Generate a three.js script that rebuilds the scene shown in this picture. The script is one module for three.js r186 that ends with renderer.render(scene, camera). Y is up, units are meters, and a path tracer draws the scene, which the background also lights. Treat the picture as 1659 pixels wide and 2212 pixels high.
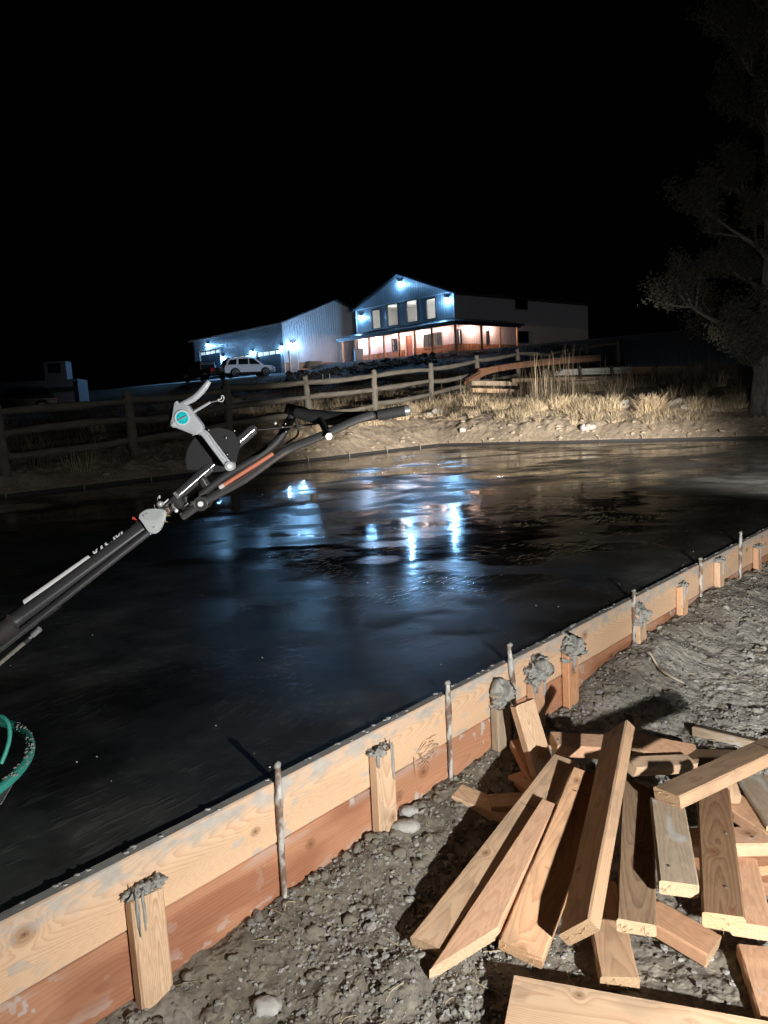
import * as THREE from 'three';
import { mergeGeometries, mergeVertices } from 'three/addons/utils/BufferGeometryUtils.js';
import { RoundedBoxGeometry } from 'three/addons/geometries/RoundedBoxGeometry.js';

// ------------------------------------------------------------------ camera, sky, moon, exposure
const scene = new THREE.Scene();
const EYE = new THREE.Vector3(0, 1.06, 0), PITCH = 7.8 * Math.PI / 180, ROLL = 0.055;
const camera = new THREE.PerspectiveCamera(2 * Math.atan(1280 / 1923) * 180 / Math.PI, 0.75, 0.05, 3000);
camera.position.copy(EYE);
camera.rotation.order = 'YXZ';
camera.rotation.set(-PITCH, 0, -ROLL);
scene.add(camera); camera.updateMatrixWorld(true);
const renderer = new THREE.WebGLRenderer({ antialias: true });
renderer.setSize(768, 1024);
renderer.toneMapping = THREE.LinearToneMapping;
renderer.toneMappingExposure = 1;
renderer.shadowMap.enabled = true;
{ // night sky: nearly black, a trace of blue towards the horizon
  const W = 32, H = 16, a = new Float32Array(W * H * 4);
  for (let j = 0; j < H; j++) for (let i = 0; i < W; i++) {
    const up = (j + 0.5) / H * 2 - 1, k = 0.00022 + 0.00012 * Math.exp(-Math.max(0, up) * 4);
    a.set([k * 0.8, k * 0.9, k * 1.15, 1], (j * W + i) * 4);
  }
  const t = new THREE.DataTexture(a, W, H, THREE.RGBAFormat, THREE.FloatType);
  t.mapping = THREE.EquirectangularReflectionMapping; t.magFilter = t.minFilter = THREE.LinearFilter; t.needsUpdate = true;
  scene.background = t; scene.environment = t;
}
const moon = new THREE.DirectionalLight(new THREE.Color(0.9, 0.93, 1), 0.085);
moon.position.set(80, 38, 55); moon.castShadow = true; scene.add(moon); scene.add(moon.target);
// strengths of the lamps (their fittings are built further down)
const FLOOD = { at: [1.06, 0.52, 0.2], to: [2.0, -0.1, -4], I: 54, half: 1.48, color: [1, 0.98, 0.955] };
const REACH = { at: [1.24, 0.56, 0.2], to: [3.3, -0.12, -6.4], I: 82, half: 0.36, color: [1, 0.98, 0.955] };
const THROW = { at: [6.5, 0.95, -2.5], to: [2.3, -0.45, -19.3], I: 3500, half: 0.335, color: [1, 0.92, 0.85] };
const WALLPACK = { I: 30, beam: 85, color: [0.24, 0.56, 1] };
const PORCH = { I: 11, color: [1, 0.73, 0.65] };
const ROOM = { I: 4.5, color: [0.93, 0.96, 1] };

// ------------------------------------------------------------------ helpers
let seed = 12345;
const rnd = () => { seed = (seed * 1664525 + 1013904223) >>> 0; return seed / 4294967296; };
const rr = (a, b) => a + (b - a) * rnd();
const V = (x, y, z) => new THREE.Vector3(x, y, z);
const clamp = (x, a, b) => Math.min(b, Math.max(a, x)), lerp = (a, b, t) => a + (b - a) * t;
const sstep = (a, b, x) => { const t = clamp((x - a) / (b - a), 0, 1); return t * t * (3 - 2 * t); };
const hash = (i, j, k) => { let h = Math.imul(i | 0, 374761393) ^ Math.imul(j | 0, 668265263) ^ Math.imul(k | 0, 2147483647 ^ 69069); h = Math.imul(h ^ (h >>> 13), 1274126177); h ^= h >>> 16; return (h >>> 0) / 4294967296; };
function noise(x, y, k = 0) { const i = Math.floor(x), j = Math.floor(y); let u = x - i, v = y - j; u = u * u * (3 - 2 * u); v = v * v * (3 - 2 * v); return lerp(lerp(hash(i, j, k), hash(i + 1, j, k), u), lerp(hash(i, j + 1, k), hash(i + 1, j + 1, k), u), v); }
function fbm(x, y, o = 4, k = 0) { let s = 0, a = 0.5; for (let n = 0; n < o; n++) { s += a * noise(x, y, k + n * 17); x = x * 2.03 + 11.3; y = y * 2.03 + 5.7; a *= 0.5; } return s / (1 - Math.pow(0.5, o)); }
function tnoise(x, y, p, k) { const i = Math.floor(x), j = Math.floor(y); let u = x - i, v = y - j; u = u * u * (3 - 2 * u); v = v * v * (3 - 2 * v); const m = (q) => ((q % p) + p) % p; return lerp(lerp(hash(m(i), m(j), k), hash(m(i + 1), m(j), k), u), lerp(hash(m(i), m(j + 1), k), hash(m(i + 1), m(j + 1), k), u), v); }
function tfbm(x, y, p, o, k) { let s = 0, a = 0.5; for (let n = 0; n < o; n++) { s += a * tnoise(x * p, y * p, p, k + n * 13); p *= 2; a *= 0.5; } return s / (1 - Math.pow(0.5, o)); }
// a sight line through the photograph (1659 x 2212 grid) met at a depth or a height: used to read places off it
const tanV = 1280 / 1923;
function ray(px, py) { const x = (px - 829.5) / 1106 * tanV, y = -(py - 1106) / 1106 * tanV; return V(x, y, -1).applyQuaternion(camera.quaternion); }
const P = (px, py, depth) => { const d = ray(px, py); return EYE.clone().addScaledVector(d, depth / -d.z); };
const onY = (px, py, y) => { const d = ray(px, py); return EYE.clone().addScaledVector(d, (y - EYE.y) / d.y); };

const used = new Map();
const numbered = (n) => { const k = used.get(n) ?? 0; used.set(n, k + 1); return k ? n + '_' + String(k).padStart(3, '0') : n; };
function tag(o, label, category, group, kind) { if (label) o.userData.label = label; if (category) o.userData.category = category; if (group) o.userData.group = group; if (kind) o.userData.kind = kind; return o; }
function thing(name, pos, turn, label, category, group, kind) { const g = new THREE.Group(); g.name = numbered(name); g.position.set(...pos); g.rotation.y = turn || 0; scene.add(g); g.updateMatrixWorld(true); return tag(g, label, category, group, kind); }
function mesh(name, geo, mat, parent) { const m = new THREE.Mesh(geo, mat); m.name = parent ? name : numbered(name); m.castShadow = m.receiveShadow = true; (parent || scene).add(m); return m; }
const structure = (name, geo, mat) => { const m = mesh(name, geo, mat); m.userData.kind = 'structure'; return m; };
// geometry given in world metres, added to a thing in the thing's own axes
function wpart(g, name, geo, mat) { let root = g; g.updateWorldMatrix(true, false); geo.applyMatrix4(g.matrixWorld.clone().invert()); return mesh(name, geo, mat, g); }
const box = (w, h, d, x = 0, y = 0, z = 0) => { const g = new THREE.BoxGeometry(w, h, d); g.translate(x, y, z); return g; };
const rbox = (w, h, d, r, x = 0, y = 0, z = 0) => { const g = new RoundedBoxGeometry(w, h, d, 2, Math.min(r, w / 2.01, h / 2.01, d / 2.01)); g.translate(x, y, z); return g; };
function merge(list) { return mergeGeometries(list.map((g) => { const q = g.index ? g.toNonIndexed() : g; for (const k of Object.keys(q.attributes)) if (!['position', 'normal', 'uv'].includes(k)) q.deleteAttribute(k); q.clearGroups(); return q; })); }
function rod(a, b, r0, r1 = r0, n = 12) { const d = b.clone().sub(a), g = new THREE.CylinderGeometry(r1, r0, d.length(), n, 1); g.applyQuaternion(new THREE.Quaternion().setFromUnitVectors(V(0, 1, 0), d.normalize())); g.translate((a.x + b.x) / 2, (a.y + b.y) / 2, (a.z + b.z) / 2); return g; }
function tube(pts, r, n = 10, seg = 40) { return new THREE.TubeGeometry(new THREE.CatmullRomCurve3(pts), seg, r, n, false); }
function taper(pts, radii, n = 12, seg = 24) { // a tube whose radius changes along it, with closed ends
  const c = new THREE.CatmullRomCurve3(pts), f = c.computeFrenetFrames(seg, false), pos = [], idx = [], uv = [];
  for (let i = 0; i <= seg; i++) {
    const t = i / seg, p = c.getPoint(t), k = t * (radii.length - 1), j = Math.min(radii.length - 2, Math.floor(k)), r = lerp(radii[j], radii[j + 1], k - j);
    for (let a = 0; a <= n; a++) { const w = a / n * Math.PI * 2, q = p.clone().addScaledVector(f.normals[i], Math.cos(w) * r).addScaledVector(f.binormals[i], Math.sin(w) * r); pos.push(q.x, q.y, q.z); uv.push(t, a / n); }
  }
  for (let i = 0; i < seg; i++) for (let a = 0; a < n; a++) { const p = i * (n + 1) + a, q = p + n + 1; idx.push(p, p + 1, q, q, p + 1, q + 1); }
  for (const e of [0, seg]) { const p = c.getPoint(e / seg), s = pos.length / 3; pos.push(p.x, p.y, p.z); uv.push(0.5, 0.5); for (let a = 0; a < n; a++) { const o = e * (n + 1) + a; e ? idx.push(s, o, o + 1) : idx.push(s, o + 1, o); } }
  const g = new THREE.BufferGeometry(); g.setAttribute('position', new THREE.Float32BufferAttribute(pos, 3)); g.setAttribute('uv', new THREE.Float32BufferAttribute(uv, 2)); g.setIndex(idx); g.computeVertexNormals(); return g;
}
function lump(r, sx, sy, sz, rough, s, detail = 2, f = 1.7) { const g = mergeVertices(new THREE.IcosahedronGeometry(1, detail).deleteAttribute('uv').deleteAttribute('normal')), p = g.attributes.position; for (let i = 0; i < p.count; i++) { const x = p.getX(i), y = p.getY(i), z = p.getZ(i), k = 1 + rough * (2 * fbm(x * f + s, y * f + z * f * 1.35 + s * 3, 4, s) - 1); p.setXYZ(i, x * k * r * sx, y * k * r * sy, z * k * r * sz); } g.computeVertexNormals(); g.setAttribute('uv', new THREE.Float32BufferAttribute(new Float32Array(p.count * 2).map((_, i) => p.array[(i >> 1) * 3 + (i & 1) * 2] * 4), 2)); return g; }
const C = (r, g, b) => new THREE.Color().setRGB(r, g, b);
const std = (c, roughness = 0.7, metalness = 0, more = {}) => new THREE.MeshStandardMaterial({ color: C(...c), roughness, metalness, ...more });
const toS = (v) => { v = clamp(v, 0, 1); return 255 * (v <= 0.0031308 ? v * 12.92 : 1.055 * Math.pow(v, 1 / 2.4) - 0.055); };
function texture(W, H, fn, srgb = true, wrapS = THREE.RepeatWrapping, wrapT = wrapS) { // fn(u, v) returns linear colour or a grey value
  const a = new Uint8Array(W * H * 4);
  for (let j = 0; j < H; j++) for (let i = 0; i < W; i++) { const c = fn((i + 0.5) / W, (j + 0.5) / H), o = (j * W + i) * 4; if (c.length) for (let n = 0; n < 3; n++) a[o + n] = srgb ? toS(c[n]) : clamp(c[n], 0, 1) * 255; else a[o] = a[o + 1] = a[o + 2] = srgb ? toS(c) : clamp(c, 0, 1) * 255; a[o + 3] = 255; }
  const t = new THREE.DataTexture(a, W, H); t.wrapS = wrapS; t.wrapT = wrapT; t.magFilter = THREE.LinearFilter; t.minFilter = THREE.LinearMipmapLinearFilter; t.generateMipmaps = true; if (srgb) t.colorSpace = THREE.SRGBColorSpace; t.needsUpdate = true; return t;
}

// ------------------------------------------------------------------ wood
// grain of a sawn board: growth rings round a pith that wanders past the board, seen on the four faces laid side by side
function woodTexture(W, H, Lm, w, t, k, early, late, o = {}) {
  const per = 2 * (w + t), ringSize = o.ring || 0.0055, knots = o.knots || [];
  return texture(W, H, (u, v) => {
    const x = u * Lm, q = v * (o.span || per); let y, z, face = 0;
    if (q < w) { y = t / 2; z = q - w / 2; } else if (q < w + t) { y = t / 2 - (q - w); z = w / 2; face = 1; } else if (q < 2 * w + t) { y = -t / 2; z = w / 2 - (q - w - t); face = 2; } else { y = -t / 2 + (q - 2 * w - t); z = -w / 2; face = 3; }
    const ux = Math.min(u, 1 - u) * Lm;  // the pattern meets itself where it repeats
    const py = -(o.pith || 0.03) - 0.035 * Math.sin(ux * 2.2 + k) - 0.02 * noise(ux * 1.4, k, 3), pz = (o.off || 0) + 0.03 * (noise(ux * 1.1, k * 3.1, 7) - 0.5);
    let r = Math.hypot((y - py) * 1.0, z - pz) + 0.006 * (fbm(ux * 3, z * 30 + y * 30, 3, k) - 0.5) + 0.0016 * (noise(ux * 12, z * 160, k + 5) - 0.5), dark = 0;
    for (const [kx, kz, kr] of knots) if (face === 0 || face === 2) { const dx = (x - kx) * 0.75, dz = z - kz, d = Math.hypot(dx, dz); r += kr * 1.2 * Math.exp(-(d * d) / (kr * kr * 3)); dark = Math.max(dark, sstep(kr * 0.62, kr * 0.35, d) * 0.75 + sstep(kr * 0.25, kr * 0.05, d) * 0.25, 0.45 * sstep(kr * 1.5, kr * 0.8, d)); }
    const f = (r / ringSize) % 1, ring = Math.pow(f, 2.2) * (1 - sstep(0.9, 1, f)), fib = noise(x * 40, q * 900, k + 2);
    let c = [0, 1, 2].map((n) => lerp(early[n], late[n], clamp(ring * (o.contrast ?? 0.9) + 0.18 * (fib - 0.5), 0, 1)) * (0.9 + 0.2 * fbm(x * 2.2, q * 14, 3, k + 9)));
    c = c.map((a, n) => lerp(a, [0.14, 0.055, 0.02][n], dark));
    return o.over ? o.over(c, x, q, face, y, z) : c;
  });
}
const FIR = [[0.58, 0.4, 0.255], [0.385, 0.215, 0.115]], PINK = [[0.52, 0.31, 0.185], [0.36, 0.18, 0.095]], BROWN = [[0.235, 0.155, 0.092], [0.12, 0.072, 0.04]], GREY = [[0.34, 0.265, 0.185], [0.21, 0.155, 0.1]], RED = [[0.42, 0.205, 0.112], [0.3, 0.128, 0.066]];
const cement = [0.4, 0.4, 0.375];
const smear = (amount, k) => (c, x, q) => { const s = sstep(1 - amount, 1 - amount + 0.12, fbm(x * 7, q * 16, 4, k)) * 0.75; return c.map((a, n) => lerp(a, cement[n], s) * (0.86 + 0.2 * noise(x * 60, q * 240, k))); };
const woodTex = {
  fir: woodTexture(1024, 256, 1.2, 0.089, 0.038, 1, ...FIR, { contrast: 0.75, knots: [[0.33, 0.014, 0.014], [0.95, -0.02, 0.01]], over: (c, x, q) => { const m = 0.35 * sstep(0.52, 0.72, fbm(x * 4, q * 9, 4, 33)) + 0.25 * sstep(0.62, 0.7, fbm(x * 16, q * 30, 3, 34)); return c.map((a, n) => lerp(a, [0.2, 0.16, 0.115][n], m)); } }),
  firB: woodTexture(1024, 256, 1.2, 0.089, 0.038, 5, ...FIR, { pith: 0.012, off: 0.02, knots: [[0.7, 0, 0.02]], ring: 0.0045, over: smear(0.28, 40) }),
  pink: woodTexture(1024, 256, 1.2, 0.089, 0.038, 2, ...PINK, { contrast: 0.6, knots: [[0.42, -0.01, 0.017]], over: smear(0.3, 50) }),
  brown: woodTexture(1024, 256, 1.2, 0.089, 0.038, 3, ...BROWN, { pith: 0.016, ring: 0.008, knots: [[0.3, 0.012, 0.016], [0.86, -0.012, 0.013], [0.62, 0.02, 0.008]], over: smear(0.22, 60) }),
  grey: woodTexture(1024, 256, 1.2, 0.089, 0.038, 4, ...GREY, { ring: 0.007, contrast: 0.7, knots: [[0.8, 0.01, 0.012]], over: smear(0.3, 70) }),
};
const endTex = texture(128, 128, (u, v) => { const r = Math.hypot(u - 0.3, v + 0.25), f = (r * 16 + fbm(u * 4, v * 4, 2, 3)) % 1, n = 0.75 + 0.5 * noise(u * 60, v * 60, 4); return [0, 1, 2].map((k) => lerp([0.52, 0.375, 0.235][k], [0.36, 0.225, 0.12][k], f * f) * n); });
const wood = {};
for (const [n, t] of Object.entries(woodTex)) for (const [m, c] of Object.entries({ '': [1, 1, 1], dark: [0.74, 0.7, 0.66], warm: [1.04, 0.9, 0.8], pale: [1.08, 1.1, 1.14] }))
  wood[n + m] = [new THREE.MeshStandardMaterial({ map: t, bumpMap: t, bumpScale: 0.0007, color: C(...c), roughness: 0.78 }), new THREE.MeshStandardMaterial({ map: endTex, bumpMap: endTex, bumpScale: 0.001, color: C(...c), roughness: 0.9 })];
// board along x (length), y (thickness), z (width), middle at the origin; group 0 the sides, group 1 the sawn ends
function board(L, w, t, o = {}) {
  const c = o.c ?? 0.0035, n = o.n || 8, s = o.seed || 0, [ay = 0, az = 0] = o.cutA || [], [by = 0, bz = 0] = o.cutB || [], pos = [], uv = [], tm = o.texL || 1.2, tw = o.texW || 0.254;
  const sec = [[t / 2, -w / 2 + c], [t / 2, w / 2 - c], [t / 2 - c, w / 2], [-t / 2 + c, w / 2], [-t / 2, w / 2 - c], [-t / 2, -w / 2 + c], [-t / 2 + c, -w / 2], [t / 2 - c, -w / 2]];
  const per = [0]; for (let i = 0; i < 8; i++) per.push(per[i] + Math.hypot(sec[(i + 1) % 8][0] - sec[i][0], sec[(i + 1) % 8][1] - sec[i][1]));
  const at = (i, j) => { const [y, z] = sec[j % 8], e = i / n, xa = -L / 2 + ay * y + az * z, xb = L / 2 + by * y + bz * z, x = lerp(xa, xb, e), jag = (i === 0 || i === n) ? (hash(j, i, s) - 0.5) * (o.jag ?? 0.004) : 0, k = o.taper ? lerp(o.taper[0], o.taper[1], e) : 1; return [x + jag, y + (o.bow || 0) * (1 - (2 * e - 1) ** 2) + (hash(i, j, s + 3) - 0.5) * 0.0012, z * k + (o.crook || 0) * (1 - (2 * e - 1) ** 2) + (hash(i, j, s + 5) - 0.5) * 0.0012]; };
  const put = (p, u, v) => { pos.push(...p); uv.push(u, v); };
  const u0 = o.u ?? hash(s, 1, 2) * 3, v0 = o.v ?? 0;
  for (let i = 0; i < n; i++) for (let j = 0; j < 8; j++) {
    const a = at(i, j), b = at(i + 1, j), d = at(i, j + 1), e = at(i + 1, j + 1), ua = (a[0] + L / 2) / tm + u0, ub = (b[0] + L / 2) / tm + u0, va = per[j] / tw + v0, vb = per[j + 1] / tw + v0;
    put(a, ua, va); put(d, ua, vb); put(b, ub, va); put(b, ub, va); put(d, ua, vb); put(e, ub, vb);
  }
  const sides = pos.length / 3;
  for (const e of [0, n]) { const pts = [...Array(8).keys()].map((j) => at(e, j)), m = pts.reduce((q, p) => q.map((v, k) => v + p[k] / 8), [0, 0, 0]); for (let j = 0; j < 8; j++) { const tri = e ? [m, pts[j], pts[(j + 1) % 8]] : [m, pts[(j + 1) % 8], pts[j]]; for (const p of tri) put(p, p[2] / 0.1 + 0.5 + s * 0.37, p[1] / 0.1 + 0.5); } }
  const g = new THREE.BufferGeometry(); g.setAttribute('position', new THREE.Float32BufferAttribute(pos, 3)); g.setAttribute('uv', new THREE.Float32BufferAttribute(uv, 2)); g.addGroup(0, sides, 0); g.addGroup(sides, pos.length / 3 - sides, 1); g.computeVertexNormals(); return g;
}
// turn an object so that its x runs along a direction and its y is as near as may be to "up", rolled about the length
function orient(o, mid, along, up = V(0, 1, 0), roll = 0) { const x = along.clone().normalize(), z = x.clone().cross(up).normalize(), y = z.clone().cross(x); o.quaternion.setFromRotationMatrix(new THREE.Matrix4().makeBasis(x, y, z)).multiply(new THREE.Quaternion().setFromAxisAngle(V(1, 0, 0), roll)); o.position.copy(mid); return o; }

// ------------------------------------------------------------------ ground plan (metres, X to the right, D = depth away from the camera)
const TH = 47.7 * Math.PI / 180, DIR = [Math.cos(TH), Math.sin(TH)], OUT = [Math.sin(TH), -Math.cos(TH)], FORM0 = [0, 2.548];
const formXZ = (s, b) => [FORM0[0] + DIR[0] * s + OUT[0] * b, -(FORM0[1] + DIR[1] * s + OUT[1] * b)];
const fb = (X, D) => (X - FORM0[0]) * OUT[0] + (D - FORM0[1]) * OUT[1], fs = (X, D) => (X - FORM0[0]) * DIR[0] + (D - FORM0[1]) * DIR[1];
const FC = [1.5, 19.65], NR = [10.4, 14.0], EL = [DIR[0], DIR[1]], ER = (() => { const d = [NR[0] - FC[0], NR[1] - FC[1]], l = Math.hypot(...d); return [d[0] / l, d[1] / l]; })();
const e1 = (X, D) => -(X - FC[0]) * EL[1] + (D - FC[1]) * EL[0], e2 = (X, D) => -(X - FC[0]) * ER[1] + (D - FC[1]) * ER[0];
const hill = (tbl, e) => { for (let i = 1; i < tbl.length; i++) if (e < tbl[i][0]) { const [a, b] = [tbl[i - 1], tbl[i]]; return lerp(a[1], b[1], (e - a[0]) / (b[0] - a[0])); } return tbl[tbl.length - 1][1]; };
const HR = [[-1, 0.0], [0, 0.03], [0.6, 0.4], [1.2, 0.66], [2, 0.8], [3.4, 1.05], [9, 1.6], [15, 2.0], [28, 2.9], [35, 3.8], [42.4, 5.35], [46, 5.5], [60, 5.6], [200, 7], [2000, 7]];
const HL = [[-1, 0.0], [0, 0.02], [0.45, 0.28], [1.2, 0.46], [2, 0.7], [3.4, 0.98], [9, 1.5], [15, 1.95], [28, 2.8], [34.5, 4.05], [36, 4.3], [44, 4.9], [60, 5.1], [200, 6.5], [2000, 6.5]];
function farHeight(X, D) {
  let a = e1(X, D); const b = e2(X, D); if (a > 3) a = 3 + 0.25 * (a - 3);
  const e = Math.max(a, b), k = e < 20 ? sstep(-4, 0, X) : sstep(-7.5, -4.5, X);
  let y = lerp(hill(HL, e), hill(HR, e), k);
  const rough = sstep(0.05, 0.4, e) * (1 - sstep(2.2, 4, e));
  y += rough * (0.16 * (fbm(X * 1.6, D * 1.6, 4, 21) - 0.5) + 0.1 * (Math.abs(fbm(X * 4.2, D * 4.2, 3, 25) - 0.5) * 2 - 0.25) * sstep(0, 0.7, e));
  if (e > 3 && e < 44) y += 0.18 * (fbm(X * 0.35, D * 0.35, 4, 31) - 0.5) * sstep(3, 6, e) * (1 - sstep(34, 40, e));
  return y;
}
function nearHeight(X, D, fine = true) {
  const s = fs(X, D), b = fb(X, D);
  let y = lerp(-0.44, -0.33, sstep(-0.6, 3.6, s)) + 0.01;
  y += (0.055 + 0.05 * fbm(s * 2.3, 0, 3, 44)) * Math.exp(-Math.pow(Math.max(0, b - 0.03) / (0.16 + 0.12 * noise(s * 1.7, 2, 45)), 2));
  y += 0.1 * (fbm(X * 1.3, D * 1.3, 3, 41) - 0.5) + 0.05 * sstep(0.9, 1.6, s) * (1 - sstep(3.0, 3.8, s)) * Math.exp(-Math.pow(Math.max(0, b - 0.1) / 0.32, 2)) * (0.4 + noise(s * 2.2, 4, 47)) + 0.035 * (Math.abs(fbm(X * 3.1, D * 3.1, 3, 49) - 0.5) * 2 - 0.25);
  if (fine) { const n = fbm(X * 9, D * 9, 4, 42), cl = fbm(X * 26, D * 26, 3, 43); y += 0.024 * (n - 0.5) + 0.03 * Math.max(0, cl - 0.5) + 0.009 * (Math.abs(fbm(X * 14, D * 14, 3, 48) - 0.5) * 2 - 0.2); }
  return y;
}
function groundHeight(X, D, fine = true) {
  const b = fb(X, D), a1 = e1(X, D), a2 = e2(X, D);
  if (b > -0.13) { const n = nearHeight(X, D, fine && Math.hypot(X, D) < 12); return a2 > 0 ? lerp(n, farHeight(X, D), sstep(0, 3, a2)) : n; }
  if (a1 > 0 || a2 > 0) return farHeight(X, D);
  return -0.05;
}
const onGround = (X, D, up = 0) => V(X, groundHeight(X, D, false) + up, -D);

// ------------------------------------------------------------------ ground: one sheet, finer near the camera
{
  const radii = [0.25]; while (radii.at(-1) < 1800) { const r = radii.at(-1); radii.push(r + (r < 1.2 ? 0.03 : r < 4.2 ? 0.0115 : r < 11 ? r * 0.006 : r < 24.5 ? 0.055 : r * 0.016)); }
  const ang = []; for (let a = -180; a < 180;) { ang.push(a * Math.PI / 180); a += Math.abs(a) < 31 ? 0.11 : Math.abs(a) < 36 ? 0.5 : 4; }
  const nA = ang.length, nR = radii.length, pos = new Float32Array(nA * nR * 3), uv = new Float32Array(nA * nR * 2), col = new Float32Array(nA * nR * 3), idx = [];
  for (let i = 0; i < nR; i++) for (let j = 0; j < nA; j++) {
    const o = i * nA + j, X = Math.sin(ang[j]) * radii[i], D = Math.cos(ang[j]) * radii[i], y = groundHeight(X, D);
    pos.set([X, y, -D], o * 3); uv.set([X, D], o * 2);
    const e = Math.max(e1(X, D), e2(X, D)), b = fb(X, D), n = fbm(X * 2.1, D * 2.1, 4, 61), m = fbm(X * 11, D * 11, 3, 62);
    let c;
    if (b > -0.13 && e < 3) { // grey gravelly dirt, browner and damper in patches
      const wet = sstep(0.42, 0.6, fbm(X * 1.1 + 3, D * 1.1, 4, 63)) * 0.75 + 0.75 * Math.exp(-Math.max(0, b) * 4.5);
      c = [0, 1, 2].map((k) => lerp([0.34, 0.32, 0.275][k], [0.17, 0.148, 0.112][k], clamp(wet, 0, 1)) * (0.7 + 0.6 * m));
    } else if (e < 44) {
      const grassy = sstep(1.3, 2.6, e + (n - 0.5) * 1.6);
      c = [0, 1, 2].map((k) => lerp([0.3, 0.245, 0.175][k] * (0.65 + 0.7 * n) * (0.8 + 0.4 * m), [0.105, 0.085, 0.055][k] * (0.6 + 0.8 * m), grassy));
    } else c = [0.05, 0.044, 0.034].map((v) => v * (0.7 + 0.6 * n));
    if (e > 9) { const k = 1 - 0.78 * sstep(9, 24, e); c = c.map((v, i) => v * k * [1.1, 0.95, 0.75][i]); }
    col.set(c, o * 3);
  }
  for (let i = 0; i < nR - 1; i++) for (let j = 0; j < nA; j++) { const k = (j + 1) % nA, a = i * nA + j, b = i * nA + k, c = a + nA, d = b + nA; idx.push(a, b, c, c, b, d); }
  for (let j = 1; j < nA - 1; j++) idx.push(0, j + 1, j);
  const g = new THREE.BufferGeometry(); g.setAttribute('position', new THREE.BufferAttribute(pos, 3)); g.setAttribute('uv', new THREE.BufferAttribute(uv, 2)); g.setAttribute('color', new THREE.BufferAttribute(col, 3)); g.setIndex(idx); g.computeVertexNormals();
  const nrm = g.attributes.normal; let flip = 0; for (let i = 0; i < 50; i++) flip += nrm.getY(i * 997 % nrm.count); if (flip < 0) { for (let i = 0; i < idx.length; i += 3) { const t = idx[i]; idx[i] = idx[i + 1]; idx[i + 1] = t; } g.setIndex(idx); g.computeVertexNormals(); }
  const bump = texture(1024, 1024, (u, v) => { const f = tfbm(u, v, 16, 5, 71), q = tfbm(u, v, 48, 3, 75); return clamp(0.25 + 0.5 * f + 0.45 * Math.max(0, q - 0.5) + 0.25 * (Math.abs(tfbm(u, v, 28, 3, 78) - 0.5)), 0, 1); }, false); bump.repeat.set(0.8, 0.8);
  const cm = texture(1024, 1024, (u, v) => { const a = 0.62 + 0.5 * tfbm(u, v, 40, 4, 81), p = sstep(0.6, 0.68, tfbm(u, v, 90, 2, 84)); return [a + p * 0.3, a + p * 0.3, a + p * 0.29].map((x) => x * 0.92); }); cm.repeat.set(0.61, 0.61);
  structure('ground', g, new THREE.MeshStandardMaterial({ vertexColors: true, map: cm, bumpMap: bump, bumpScale: 0.035, roughness: 0.95 }));
}

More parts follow.
